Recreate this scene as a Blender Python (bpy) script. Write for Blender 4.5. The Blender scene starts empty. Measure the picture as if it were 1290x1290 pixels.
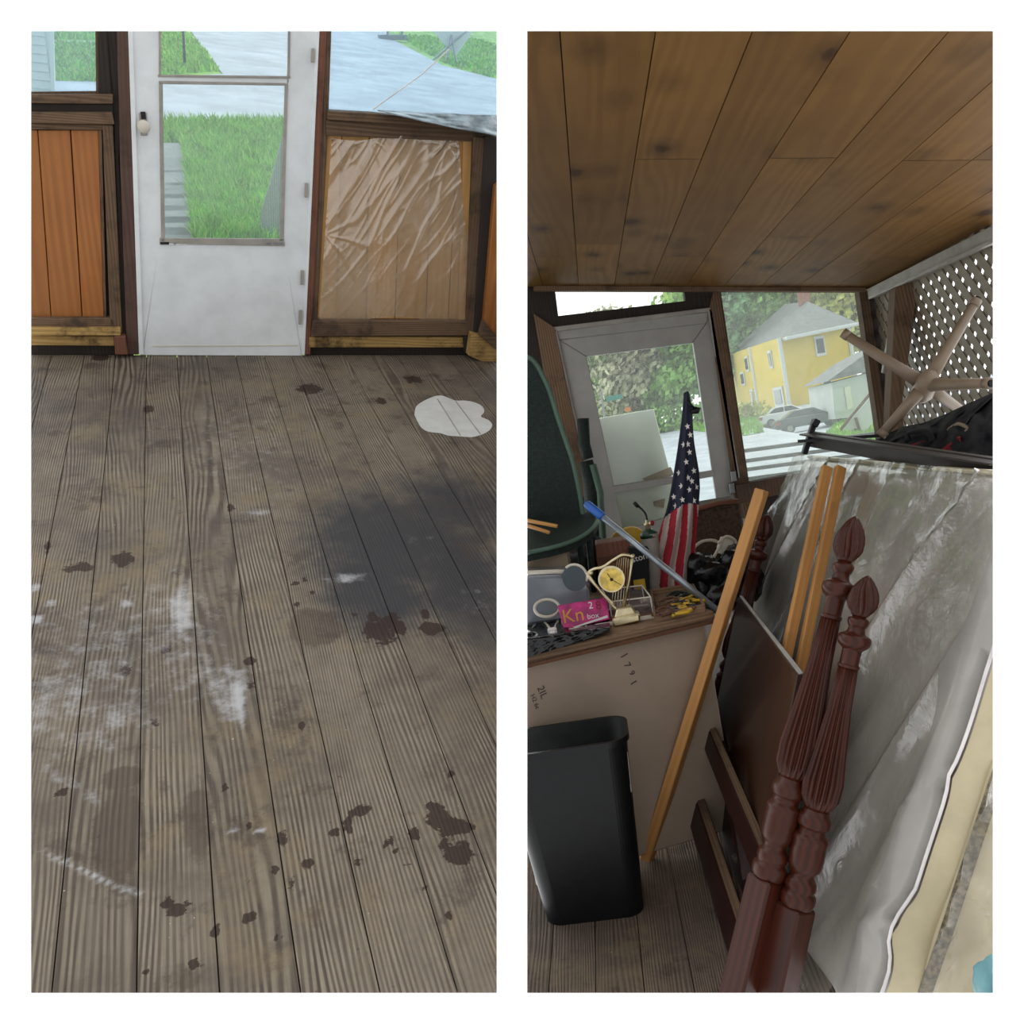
import bpy, bmesh, math, random
from mathutils import Vector, Matrix, noise
random.seed(7)
C = bpy.context.scene.collection
V = Vector
F = 1100.0                     # focal length in pixels of the 1290 px frame
EYE = V((0, 0, 1.5))

# ------------------------------------------------------------------ the two porches
class Room:
    """axes of a porch: X along its back wall, Y deep into it, Z up; the viewer stands at (0,0,1.5)"""
    def __init__(s, d, l=None, v=None, win=None):
        s.d = V(d).normalized()
        if l is not None:
            s.l = V(l); s.l = (s.l - s.d * s.l.dot(s.d)).normalized(); s.v = s.d.cross(s.l)
        else:
            s.v = V(v); s.v = (s.v - s.d * s.v.dot(s.d)).normalized(); s.l = s.v.cross(s.d)
        s.u = -s.v
        s.A = Matrix((s.l, s.d, s.u))
        s.M = Matrix.Identity(4)
        x0, y0, x1, y1 = win
        c = s.ray((x0 + x1) / 2, (y0 + y1) / 2)
        s.planes = []
        for a, b in (((x0, y0), (x0, y1)), ((x1, y0), (x1, y1)), ((x0, y0), (x1, y0)), ((x0, y1), (x1, y1))):
            n = s.ray(*a).cross(s.ray(*b)).normalized()
            if n.dot(c) < 0: n = -n
            s.planes.append(n)
    def ray(s, x, y):
        return s.A @ V(((x - 645) / F, (y - 645) / F, 1))
    def at(s, x, y, Y=None, X=None, Z=None, pl=None):
        r = s.ray(x, y)
        if Y is not None: t = Y / r.y
        elif X is not None: t = X / r.x
        elif Z is not None: t = (Z - 1.5) / r.z
        else:
            n, p = pl; t = n.dot(p - EYE) / n.dot(r)
        return EYE + r * t

RR = Room((98, -94, 1100), v=(.17, 1, 0), win=(664, 39, 1251, 1251))
LR = Room((-453, -658, 1100), l=(1, -.0669, .3718), win=(39, 39, 626, 1251))
T = Matrix.Translation
LR.M = T(EYE) @ (RR.A @ LR.A.transposed()).to_4x4() @ T(-EYE)
room = RR

# ------------------------------------------------------------------ mesh helpers
class MB:
    def __init__(s):
        s.v = []; s.f = []; s.uv = []; s.m = []; s.off = 0.0; s.tint = []; s.t = .5
    def board(s):
        s.off = random.uniform(0, 50); s.t = random.random(); return s
    def face(s, pts, uv=None, mi=0):
        i = len(s.v); s.v += [V(p) for p in pts]; s.f.append(tuple(range(i, i + len(pts)))); s.m.append(mi)
        if uv is None:
            n = (V(pts[1]) - V(pts[0])).cross(V(pts[2]) - V(pts[0]))
            a = max(range(3), key=lambda k: abs(n[k])); k = [q for q in (1, 0, 2) if q != a]
            uv = [(p[k[0]] + s.off, p[k[1]] + s.off) for p in pts]
        s.uv.append(uv); s.tint.append(s.t)
    def box8(s, c, mi=0, ax=None):
        # c: 8 corners (4 of one face, then 4 of the opposite), ax: grain direction
        for q in ((0, 3, 2, 1), (4, 5, 6, 7), (0, 1, 5, 4), (1, 2, 6, 5), (2, 3, 7, 6), (3, 0, 4, 7)):
            P = [V(c[k]) for k in q]; uv = None
            if ax is not None:
                n = (P[1] - P[0]).cross(P[2] - P[0])
                if n.length > 1e-12:
                    b = n.normalized().cross(ax)
                    if b.length < .3:
                        uv = [((p - P[0]).length * .3 + s.off, (p - P[0]).z * 3 + s.off) for p in P]
                    else:
                        b.normalize(); uv = [(p.dot(ax) + s.off, p.dot(b) + s.off) for p in P]
            s.face(P, uv, mi)
        return s
    def box(s, a, b, mi=0, ax=None):
        x0, y0, z0 = a; x1, y1, z1 = b
        return s.box8([(x0, y0, z0), (x1, y0, z0), (x1, y1, z0), (x0, y1, z0), (x0, y0, z1), (x1, y0, z1), (x1, y1, z1), (x0, y1, z1)], mi, ax)
    def beam(s, p, q, w, t, up=(0, 0, 1), mi=0, shift=0):
        p = V(p); q = V(q); a = (q - p).normalized(); b = a.cross(V(up)).normalized(); c = b.cross(a)
        s.board(); o = b * shift
        k = [b * (w / 2 * i) + c * (t / 2 * j) + o for i, j in ((-1, -1), (1, -1), (1, 1), (-1, 1))]
        return s.box8([p + e for e in k] + [q + e for e in k], mi, a)
    def prism(s, poly, ext, mi=0, ax=None):
        """polygon of 3D points pushed along ext"""
        poly = [V(p) for p in poly]; ext = V(ext); n = len(poly)
        nn = V((0, 0, 0))
        for i in range(n): nn += (poly[i]).cross(poly[(i + 1) % n])
        if nn.dot(ext) > 0: poly = poly[::-1]
        if ax is None: ax = V((0, 0, 1))
        def uvf(P, nrm):
            b = nrm.normalized().cross(ax)
            if b.length < .2: b = V((1, 0, 0)); return [(p.dot(V((0, 1, 0))) + s.off, p.dot(b) + s.off) for p in P]
            b.normalize(); return [(p.dot(ax) + s.off, p.dot(b) + s.off) for p in P]
        s.face(poly, uvf(poly, -ext), mi)
        P = [p + ext for p in poly][::-1]; s.face(P, uvf(P, ext), mi)
        for i in range(n):
            a, b = poly[i], poly[(i + 1) % n]
            Q = [b, a, a + ext, b + ext]; e = (b - a).cross(ext)
            s.face(Q, uvf(Q, e if e.length > 1e-9 else ext), mi)
        return s
    def tube(s, pts, r, seg=8, mi=0, cap=True):
        pts = [V(p) for p in pts]; n = len(pts)
        rs = r if isinstance(r, (list, tuple)) else [r] * n
        s.board(); prev = None; rings = []; L = 0
        for i, p in enumerate(pts):
            t = (pts[min(i + 1, n - 1)] - pts[max(i - 1, 0)]).normalized()
            if prev is None:
                a = V((0, 0, 1)) if abs(t.z) < .9 else V((1, 0, 0)); u = t.cross(a).normalized()
            else:
                u = (prev - t * prev.dot(t)).normalized()
            prev = u; w = t.cross(u)
            rings.append([p + (u * math.cos(2 * math.pi * k / seg) + w * math.sin(2 * math.pi * k / seg)) * rs[i] for k in range(seg)])
        s.rings(rings, mi, cap); return s
    def rings(s, rings, mi=0, cap=True, closed=True):
        L = 0; base = len(s.v); seg = len(rings[0])
        for R in rings: s.v += R
        for i in range(len(rings) - 1):
            d = (rings[i + 1][0] - rings[i][0]).length
            for k in range(seg if closed else seg - 1):
                k2 = (k + 1) % seg
                s.f.append((base + i * seg + k, base + i * seg + k2, base + (i + 1) * seg + k2, base + (i + 1) * seg + k)); s.m.append(mi)
                w = (rings[i][k2] - rings[i][k]).length
                s.uv.append([(L + s.off, k * w), (L + s.off, (k + 1) * w), (L + d + s.off, (k + 1) * w), (L + d + s.off, k * w)]); s.tint.append(s.t)
            L += d
        if cap and closed:
            for R, rev in ((0, True), (len(rings) - 1, False)):
                idx = [base + R * seg + k for k in range(seg)]
                if rev: idx = idx[::-1]
                s.f.append(tuple(idx)); s.m.append(mi); s.uv.append([(s.v[i].x, s.v[i].y) for i in idx]); s.tint.append(s.t)
        return s
    def lathe(s, p, q, prof, seg=24, mi=0, flute=None, twist=0, dense=0, up=None):
        """prof: [(t 0..1 along p->q, radius)], flute: (t0,t1,count,depth)"""
        p = V(p); q = V(q); a = (q - p).normalized()
        u = a.cross(V(up or (0, 1, 0))).normalized(); w = a.cross(u); R = []
        if dense:
            q3 = spline([V((t_, r_, 0)) for t_, r_ in prof], dense); prof = []
            for v_ in q3:
                tt = max(v_.x, prof[-1][0] if prof else 0); prof.append((min(1, tt), max(.0004, v_.y)))
        for t, r in prof:
            c = p.lerp(q, t); ring = []
            for k in range(seg):
                th = 2 * math.pi * k / seg; rr = r
                if flute and flute[0] < t < flute[1]:
                    e = min(1, (t - flute[0]) / .02, (flute[1] - t) / .02)
                    rr = r * (1 - flute[3] * e * (.5 - .5 * math.cos(th * flute[2] + twist * t)) ** .7)
                ring.append(c + (u * math.cos(th) + w * math.sin(th)) * rr)
            R.append(ring)
        s.board(); return s.rings(R, mi)
    def grid(s, fn, nu, nv, mi=0, uvs=1.0):
        base = len(s.v)
        for j in range(nv + 1):
            for i in range(nu + 1): s.v.append(V(fn(i / nu, j / nv)))
        for j in range(nv):
            for i in range(nu):
                a = base + j * (nu + 1) + i
                s.f.append((a, a + 1, a + nu + 2, a + nu + 1))
                s.m.append(mi(i / nu, j / nv) if callable(mi) else mi); s.tint.append(s.t)
                s.uv.append([(i / nu * uvs, j / nv * uvs), ((i + 1) / nu * uvs, j / nv * uvs), ((i + 1) / nu * uvs, (j + 1) / nv * uvs), (i / nu * uvs, (j + 1) / nv * uvs)])
        return s
    def blob(s, c, r, n=2, mi=0, jit=0):
        bm = bmesh.new(); bmesh.ops.create_icosphere(bm, subdivisions=n, radius=1)
        base = len(s.v); c = V(c)
        for v in bm.verts:
            k = 1 + jit * noise.noise(v.co * 1.7 + c * 3)
            s.v.append(c + V((v.co.x * r[0], v.co.y * r[1], v.co.z * r[2])) * k)
        for f in bm.faces:
            s.f.append(tuple(base + v.index for v in f.verts)); s.m.append(mi)
            s.uv.append([(v.co.x, v.co.y) for v in f.verts]); s.tint.append(s.t)
        bm.free(); return s
    def text(s, txt, o, ux, uy, size, mi=0, depth=.0006):
        """flat lettering on a surface: o origin, ux/uy directions"""
        cu = bpy.data.curves.new('t', 'FONT'); cu.body = txt; cu.size = size; cu.extrude = depth / 2; cu.align_x = 'CENTER'; cu.align_y = 'CENTER'
        ob = bpy.data.objects.new('t', cu); C.objects.link(ob)
        me = bpy.data.meshes.new_from_object(ob.evaluated_get(bpy.context.evaluated_depsgraph_get()))
        ux = V(ux).normalized(); uy = V(uy); uy = (uy - ux * uy.dot(ux)).normalized(); uz = ux.cross(uy); base = len(s.v)
        for v in me.vertices: s.v.append(V(o) + ux * v.co.x + uy * v.co.y + uz * v.co.z)
        for f in me.polygons:
            s.f.append(tuple(base + i for i in f.vertices)); s.m.append(mi); s.uv.append([(0, 0)] * len(f.vertices)); s.tint.append(.5)
        bpy.data.objects.remove(ob); bpy.data.curves.remove(cu); bpy.data.meshes.remove(me)
        return s
    def build(s, name, mats, parent=None, smooth=False, bevel=0, fill=True, clip=True, merge=True, solid=0, attrs=None):
        base = V(parent['_base']) if parent is not None else V((0, 0, 0))
        bm = bmesh.new(); uvl = bm.loops.layers.uv.new('UVMap'); tl = bm.faces.layers.float.new('tint_f')
        lays = {k: bm.verts.layers.float.new(k) for k in (attrs or {})}
        vs = [bm.verts.new(v) for v in s.v]
        for k, l in lays.items():
            for v, x in zip(vs, attrs[k]): v[l] = x
        for f, uv, m, t in zip(s.f, s.uv, s.m, s.tint):
            if len(set(f)) < 3: continue
            try: q = bm.faces.new([vs[i] for i in f])
            except ValueError: continue
            q.material_index = m; q.smooth = smooth; q[tl] = t
            for lo, c in zip(q.loops, uv): lo[uvl].uv = c
        if merge and not attrs:
            bmesh.ops.remove_doubles(bm, verts=bm.verts, dist=1e-5)
        if bevel:
            bmesh.ops.bevel(bm, geom=[e for e in bm.edges if len(e.link_faces) == 2 and e.calc_face_angle(0) > .5], offset=bevel, segments=1, affect='EDGES', profile=.5)
        if clip:
            for n in room.planes:
                if all((v.co - EYE).dot(n) >= 0 for v in bm.verts): continue
                r = bmesh.ops.bisect_plane(bm, geom=bm.verts[:] + bm.edges[:] + bm.faces[:], dist=1e-6, plane_co=EYE, plane_no=n, clear_inner=True)
                if fill:
                    ed = [e for e in r['geom_cut'] if isinstance(e, bmesh.types.BMEdge) and e.is_boundary]
                    if ed:
                        try: bmesh.ops.holes_fill(bm, edges=ed, sides=0)
                        except Exception: pass
        if not bm.faces: bm.free(); return None
        if fill and not attrs: bmesh.ops.recalc_face_normals(bm, faces=bm.faces)
        me = bpy.data.meshes.new(name)
        for v in bm.verts: v.co -= base
        bm.to_mesh(me); bm.free()
        o = bpy.data.objects.new(name, me); C.objects.link(o)
        for m in (mats if isinstance(mats, (list, tuple)) else [mats]): me.materials.append(m)
        if solid:
            md = o.modifiers.new('thickness', 'SOLIDIFY'); md.thickness = solid; md.offset = 0
        if parent is not None: o.parent = parent
        else: o.matrix_world = room.M
        o['_base'] = tuple(base)
        return o
def thing(name, label, cat, base, group=None):
    o = bpy.data.objects.new(name, None); C.objects.link(o); o.empty_display_size = .05
    o.matrix_world = room.M @ T(V(base)); o['_base'] = tuple(base)
    o['label'] = label; o['category'] = cat
    if group: o['group'] = group
    return o
def tag(o, label, cat, group=None, kind=None):
    if o is None: return o
    o['label'] = label; o['category'] = cat
    if group: o['group'] = group
    if kind: o['kind'] = kind
    return o
def struct(o):
    if o is not None: o['kind'] = 'structure'
    return o
def sthing(name, base):
    o = bpy.data.objects.new(name, None); C.objects.link(o); o.matrix_world = room.M @ T(V(base)); o['_base'] = tuple(base); o['kind'] = 'structure'; return o
def spline(pts, n=8):
    pts = [V(p) for p in pts]; out = []

    for i in range(len(pts) - 1):
        p0 = pts[max(i - 1, 0)]; p1 = pts[i]; p2 = pts[i + 1]; p3 = pts[min(i + 2, len(pts) - 1)]
        for k in range(n):
            t = k / n
            out.append(.5 * ((2 * p1) + (p2 - p0) * t + (2 * p0 - 5 * p1 + 4 * p2 - p3) * t * t + (3 * p1 - p0 - 3 * p2 + p3) * t ** 3))
    return out + [pts[-1]]
def interp(tab, x):
    for (a, b), (c, d) in zip(tab, tab[1:]):
        if x <= c: return b + (d - b) * max(0, (x - a)) / (c - a)
    return tab[-1][1]

# ------------------------------------------------------------------ materials
def lin(c):
    return tuple(((x / 255) / 12.92 if x / 255 <= .04045 else ((x / 255 + .055) / 1.055) ** 2.4) for x in c) + (1,)
def newmat(name):
    m = bpy.data.materials.new(name); m.use_nodes = True
    return m, m.node_tree.nodes, m.node_tree.links, m.node_tree.nodes['Principled BSDF']
def val(n, k, v): n.inputs[k].default_value = v
def mathn(N, L, op, a, b=None, c=None, clamp=False):
    n = N.new('ShaderNodeMath'); n.operation = op; n.use_clamp = clamp
    for i, x in enumerate((a, b, c)):
        if x is None: continue
        if isinstance(x, (int, float)): n.inputs[i].default_value = x
        else: L.new(x, n.inputs[i])
    return n.outputs[0]
def mixc(N, L, f, a, b, mode='MIX'):
    n = N.new('ShaderNodeMix'); n.data_type = 'RGBA'; n.blend_type = mode
    for i, x in ((0, f), (6, a), (7, b)):
        if isinstance(x, (int, float, tuple)): n.inputs[i].default_value = x
        else: L.new(x, n.inputs[i])
    return n.outputs[2]
def noisen(N, L, vec, scale, detail=3, rough=.55, dist=0):
    n = N.new('ShaderNodeTexNoise'); val(n, 'Scale', scale); val(n, 'Detail', detail); val(n, 'Roughness', rough); val(n, 'Distortion', dist)
    L.new(vec, n.inputs['Vector']); return n.outputs[0]
def mapping(N, L, vec, sc, loc=(0, 0, 0)):
    n = N.new('ShaderNodeMapping'); n.inputs['Scale'].default_value = sc; n.inputs['Location'].default_value = loc; L.new(vec, n.inputs['Vector']); return n.outputs[0]
def smooth(N, L, x, a, b):
    n = N.new('ShaderNodeMapRange'); n.interpolation_type = 'SMOOTHSTEP'; n.inputs[1].default_value = a; n.inputs[2].default_value = b; L.new(x, n.inputs[0]); return n.outputs[0]
def bumpn(N, L, h, st, dist, bs):
    n = N.new('ShaderNodeBump'); val(n, 'Strength', st); val(n, 'Distance', dist); L.new(h, n.inputs['Height']); L.new(n.outputs[0], bs.inputs['Normal'])
def plain(name, c, rough=.6, metal=0, var=.12, scale=8, bump=0, coat=0, bscale=None, spec=.5):
    m, N, L, B = newmat(name); tc = N.new('ShaderNodeTexCoord').outputs['Object']
    c = lin(c); d = tuple(x * (1 - var * 2) for x in c[:3]) + (1,); l = tuple(min(1, x * (1 + var)) for x in c[:3]) + (1,)
    n = noisen(N, L, tc, scale, 5, .6); L.new(mixc(N, L, smooth(N, L, n, .3, .7), d, l), B.inputs['Base Color'])
    val(B, 'Roughness', rough); val(B, 'Metallic', metal); val(B, 'Coat Weight', coat); val(B, 'Specular IOR Level', spec)
    if bump: bumpn(N, L, noisen(N, L, tc, bscale or scale * 6, 4), bump, .01, B)
    return m
def wood(name, cd, cl, freq=40, amp=1.2, rough=.6, contrast=1.0, knots=0, dirt=0, dirtc=(30, 26, 22), su=1.2, bump=.2, coat=0, sharp=.5, tintv=.35, spec=.4, fine=.35, kn_s=(3.2, 8.5), fvar=.6):
    m, N, L, B = newmat(name)
    uv = N.new('ShaderNodeUVMap'); uv.uv_map = 'UVMap'; uv = uv.outputs[0]
    oc = N.new('ShaderNodeTexCoord').outputs['Object']
    sep = N.new('ShaderNodeSeparateXYZ'); L.new(uv, sep.inputs[0])
    tatt = N.new('ShaderNodeAttribute'); tatt.attribute_name = 'tint_f'; tatt = tatt.outputs['Fac']
    n1 = noisen(N, L, mapping(N, L, uv, (su, 7, 1)), 1, 2.5, .45)
    n2 = noisen(N, L, mapping(N, L, uv, (su * .5, 2.2, 1), (7, 3, 0)), 1, 1, .4)
    ph = mathn(N, L, 'ADD', mathn(N, L, 'MULTIPLY', mathn(N, L, 'MULTIPLY', sep.outputs[1], freq), mathn(N, L, 'MULTIPLY_ADD', tatt, fvar, 1 - fvar / 2)), mathn(N, L, 'ADD', mathn(N, L, 'MULTIPLY', n1, amp), mathn(N, L, 'MULTIPLY', n2, amp * 2)))
    r = mathn(N, L, 'MULTIPLY_ADD', mathn(N, L, 'SINE', mathn(N, L, 'MULTIPLY', ph, 6.2832)), .5, .5)
    rs = smooth(N, L, r, sharp - .45, sharp + .45)
    f = noisen(N, L, mapping(N, L, uv, (6, 260, 1)), 1, 3, .6)
    wear = smooth(N, L, noisen(N, L, mapping(N, L, uv, (1.6, 9, 1), (3, 1, 0)), 1, 4, .6), .3, .72)
    rs = mathn(N, L, 'ADD', mathn(N, L, 'MULTIPLY', mathn(N, L, 'SUBTRACT', rs, .5), mathn(N, L, 'MULTIPLY_ADD', wear, .8, .2)), .5)
    v = mathn(N, L, 'ADD', mathn(N, L, 'MULTIPLY_ADD', rs, contrast, (1 - contrast) / 2), mathn(N, L, 'MULTIPLY', mathn(N, L, 'SUBTRACT', f, .5), fine * 2), clamp=True)
    col = mixc(N, L, v, lin(cd), lin(cl))
    at = N.new('ShaderNodeAttribute'); at.attribute_name = 'tint_f'
    tv = mathn(N, L, 'MULTIPLY_ADD', at.outputs['Fac'], tintv, 1 - tintv / 2)
    hv = N.new('ShaderNodeHueSaturation'); L.new(col, hv.inputs['Color']); L.new(tv, hv.inputs['Value']); col = hv.outputs[0]
    big = noisen(N, L, oc, 3.1, 5, .65)
    hv2 = N.new('ShaderNodeHueSaturation'); L.new(col, hv2.inputs['Color']); L.new(mathn(N, L, 'MULTIPLY_ADD', big, .5, .75), hv2.inputs['Value']); col = hv2.outputs[0]
    if knots:
        vo = N.new('ShaderNodeTexVoronoi'); val(vo, 'Scale', 1); L.new(mapping(N, L, uv, (kn_s[0], kn_s[1], 1)), vo.inputs['Vector'])
        w = noisen(N, L, mapping(N, L, uv, (20, 40, 1)), 1, 2)
        dd = mathn(N, L, 'ADD', vo.outputs['Distance'], mathn(N, L, 'MULTIPLY', mathn(N, L, 'SUBTRACT', w, .5), .15))
        k1 = mathn(N, L, 'SUBTRACT', 1, smooth(N, L, dd, .08, .45)); k2 = mathn(N, L, 'SUBTRACT', 1, smooth(N, L, dd, .10, .19))
        ch = smooth(N, L, N_out(vo, 'Color', N, L), 1 - knots, 1 - knots + .03)
        col = mixc(N, L, mathn(N, L, 'MULTIPLY', mathn(N, L, 'MULTIPLY', k1, ch), .55), col, lin(tuple(x * .55 for x in cd)))
        col = mixc(N, L, mathn(N, L, 'MULTIPLY', mathn(N, L, 'MULTIPLY', k2, ch), .8), col, lin((58, 36, 20)))
    if dirt:
        dn = noisen(N, L, oc, 5.3, 6, .7)
        col = mixc(N, L, mathn(N, L, 'MULTIPLY', smooth(N, L, dn, .48, .68), dirt), col, lin(dirtc))
    L.new(col, B.inputs['Base Color']); val(B, 'Roughness', rough); val(B, 'Coat Weight', coat); val(B, 'Specular IOR Level', spec)
    if bump: bumpn(N, L, v, bump, .004, B)
    return m, N, L, B, col
def N_out(n, k, N, L):
    s = N.new('ShaderNodeSeparateColor'); L.new(n.outputs[k], s.inputs[0]); return s.outputs[0]
def film(name, tint, milk, milkc=(230, 235, 232), rough=.15, wr=0, gloss=.12):
    """clear sheet: see-through, slightly milky, with a skin of gloss"""
    m, N, L, B = newmat(name); N.remove(B); out = N['Material Output']
    t = N.new('ShaderNodeBsdfTransparent'); t.inputs[0].default_value = tuple(tint) + (1,)
    d = N.new('ShaderNodeBsdfTranslucent'); d.inputs[0].default_value = lin(milkc)
    d2 = N.new('ShaderNodeBsdfDiffuse'); d2.inputs[0].default_value = lin(milkc)
    g = N.new('ShaderNodeBsdfGlossy'); g.inputs['Roughness'].default_value = rough
    tc = N.new('ShaderNodeTexCoord').outputs['Object']
    n = noisen(N, L, tc, 2.5, 5, .6)
    a0 = N.new('ShaderNodeMixShader'); a0.inputs[0].default_value = .5; L.new(d.outputs[0], a0.inputs[1]); L.new(d2.outputs[0], a0.inputs[2])
    a = N.new('ShaderNodeMixShader'); L.new(mathn(N, L, 'MULTIPLY', n, milk * 2), a.inputs[0]); L.new(t.outputs[0], a.inputs[1]); L.new(a0.outputs[0], a.inputs[2])
    b = N.new('ShaderNodeMixShader'); fr = N.new('ShaderNodeFresnel'); fr.inputs[0].default_value = 1.35
    L.new(mathn(N, L, 'MULTIPLY_ADD', fr.outputs[0], 1.0, gloss * .3, clamp=True), b.inputs[0]); L.new(a.outputs[0], b.inputs[1]); L.new(g.outputs[0], b.inputs[2])
    L.new(b.outputs[0], out.inputs[0])
    if wr:
        bp = N.new('ShaderNodeBump'); val(bp, 'Strength', wr); val(bp, 'Distance', .02)
        L.new(noisen(N, L, tc, 14, 4, .6, 1.5), bp.inputs['Height'])
        for x in (g, d, d2, fr): L.new(bp.outputs[0], x.inputs['Normal'])
    return m

M = {}
M['pine_amber'] = wood('amber pine', (136, 80, 32), (180, 114, 54), 26, 3, .5, .45, su=.5, bump=.04, coat=.1, tintv=.2, fine=.2)[0]
M['pine_yellow'] = wood('pale amber pine', (176, 128, 72), (208, 164, 102), 26, 3, .5, .45, su=.5, bump=.04, tintv=.2, fine=.2)[0]
M['pine_ceil'] = wood('knotty pine', (98, 66, 31), (132, 98, 54), 22, 5, .6, .35, knots=.72, su=.8, bump=.02, tintv=.35, fine=.15, kn_s=(3.6, 6.0), spec=.12)[0]
M['pine_new'] = wood('new pine', (178, 122, 62), (206, 152, 90), 60, 2, .55, .5, knots=.35, su=.5, bump=.05, tintv=.1, kn_s=(5, 16), fine=.2)[0]
M['wood_old'] = wood('old brown framing', (74, 56, 41), (124, 98, 74), 70, 4, .8, .6, dirt=.6, su=.7, bump=.2)[0]
M['wood_red'] = wood('redwood post', (88, 54, 42), (128, 82, 62), 60, 4, .75, .5, dirt=.45, dirtc=(48, 34, 28), su=.7, bump=.2)[0]
M['wood_plum'] = wood('dark plum-brown post', (66, 48, 40), (98, 74, 62), 60, 4, .75, .5, dirt=.45, dirtc=(48, 34, 28), su=.7, bump=.2)[0]
M['wood_rot'] = wood('stained yellow sill', (136, 104, 56), (192, 158, 98), 50, 4, .8, .6, dirt=.9, dirtc=(44, 30, 18), su=.9, bump=.25)[0]
M['wood_dark'] = wood('dark framing', (34, 28, 24), (58, 48, 42), 60, 4, .8, .5, dirt=.4, su=.7, bump=.15)[0]
M['wood_sill'] = wood('reddish sill', (66, 48, 38), (100, 76, 60), 60, 4, .8, .5, dirt=.4, su=.7, bump=.15)[0]
M['grey_wood'] = wood('grey walkway', (120, 122, 120), (164, 166, 162), 60, 3, .85, .6, dirt=.3, dirtc=(80, 80, 76), su=.7, bump=.15)[0]
M['bench_wood'] = wood('bench boards', (92, 70, 52), (136, 108, 82), 70, 4, .7, .6, dirt=.4, su=.7, bump=.15)[0]
M['mahog'] = wood('mahogany finish', (38, 16, 9), (80, 36, 22), 40, 3, .34, .5, su=.5, bump=.02, coat=0, tintv=.1, fine=.15, spec=.28)[0]
M['mahog_rail'] = wood('dark bed rail', (26, 10, 9), (48, 20, 16), 40, 3, .4, .5, su=.5, bump=.02, tintv=.1, fine=.15, spec=.25)[0]
M['mahog_panel'] = wood('dark headboard veneer', (38, 19, 13), (58, 32, 21), 20, 3, .3, .5, su=.5, bump=.01, coat=.2, tintv=.1, fine=.1, spec=.35)[0]
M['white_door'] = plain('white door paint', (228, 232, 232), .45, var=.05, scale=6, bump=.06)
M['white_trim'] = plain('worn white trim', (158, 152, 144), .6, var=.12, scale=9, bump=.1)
M['shaded_door'] = plain('white door paint shaded grey', (158, 156, 150), .5, var=.05, scale=7, bump=.05)  # white paint greyed so the colour carries the door's backlit shade
M['metal'] = plain('brushed metal', (150, 152, 154), .3, 1, var=.1)
M['dark_metal'] = plain('dark metal', (40, 40, 42), .45, .6)
M['brass'] = plain('brass', (206, 192, 156), .28, 1, var=.1, scale=30)
M['gold'] = plain('gold dial', (214, 184, 96), .35, .8, var=.2, scale=30)
M['black_plastic'] = plain('black bin plastic', (15, 16, 18), .42, var=.15, scale=20, bump=.04, bscale=200, spec=.35)
M['black_in'] = plain('bin inside', (26, 27, 28), .6, var=.3, scale=14)
M['black_cloth'] = plain('black cloth', (20, 21, 26), .9, var=.3, scale=12, bump=.2)
M['black_bagm'] = plain('black bag plastic', (16, 17, 20), .16, var=.2, scale=30, bump=.5, bscale=24)
M['red_cloth'] = plain('red cloth', (140, 28, 40), .8)
M['white_cloth'] = plain('flag white', (188, 172, 166), .85, var=.05, bump=.1)
M['flag_red'] = plain('flag red', (158, 26, 42), .85, var=.08, bump=.1)
M['flag_blue'] = plain('flag blue', (30, 34, 54), .85, var=.1, bump=.1)
M['beige_panel'] = plain('beige bench panel', (158, 140, 122), .6, var=.05, scale=4)
M['ink'] = plain('dark ink', (70, 60, 58), .8)
M['cream_white'] = plain('white plastic', (212, 204, 188), .45, var=.05)
M['pink'] = plain('pink card', (196, 28, 120), .35, var=.25, scale=26)
M['yellow'] = plain('yellow plastic', (190, 150, 30), .4)
M['orange_ink'] = plain('orange ink', (226, 158, 52), .5)
M['white_ink'] = plain('white ink', (235, 228, 225), .5)
M['green_rim'] = plain('pale green rim', (78, 104, 88), .5)
M['green_dark'] = plain('dark green weave', (14, 34, 27), .7, var=.3, scale=60, bump=.6, bscale=180)
M['green_tank'] = plain('green cap', (22, 60, 46), .4)
M['brown_card'] = plain('brown cardboard', (96, 62, 40), .8, var=.15)
M['beige_card'] = plain('beige carton', (150, 134, 112), .8, var=.06)
M['grey_plastic'] = plain('grey tub plastic', (130, 136, 144), .18, var=.06, coat=.4)
M['blue_grip'] = plain('blue grip', (36, 92, 170), .4)
M['mattress'] = plain('grey mattress cloth', (172, 168, 162), .6, var=.07, scale=5, bump=.25, bscale=9, coat=.5)
M['cream'] = plain('cream mattress cloth', (200, 186, 150), .5, var=.08, scale=6, bump=.2, bscale=12, coat=.35)
M['fabric_band'] = plain('speckled brown band', (128, 116, 92), .7, var=.35, scale=70)
M['teal'] = plain('teal cloth', (100, 150, 156), .6)
M['tan_leg'] = plain('tan painted metal', (140, 122, 102), .45, var=.08)
M['lattice'] = plain('tan lattice plastic', (132, 120, 102), .6, var=.06)
M['paint'] = plain('white paint spill', (206, 206, 202), .5, var=.05, scale=14, bump=.05)
M['grass'] = plain('grass', (146, 198, 76), .8, var=.3, scale=3)
M['lawn'] = plain('lawn soil and turf', (150, 196, 84), .9, var=.25, scale=2, bump=.3)
M['road'] = plain('pale asphalt', (196, 202, 212), .8, var=.1, scale=1.2)
M['leaf'] = [plain('leaf%d' % i, c, .8, var=.3, scale=.8) for i, c in enumerate([(158, 198, 116), (190, 218, 126), (134, 180, 130), (218, 222, 130), (204, 202, 170)])]
M['bark'] = plain('bark', (120, 108, 94), .9)
M['house_yellow'] = plain('yellow siding', (222, 196, 92), .8, var=.04, scale=.5)
M['roof'] = plain('grey shingles', (140, 142, 144), .9, var=.12, scale=2)
M['house_white'] = plain('white siding', (214, 218, 220), .7, var=.03, scale=1)
M['win_dark'] = plain('dark window glass', (84, 90, 100), .15)
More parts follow.
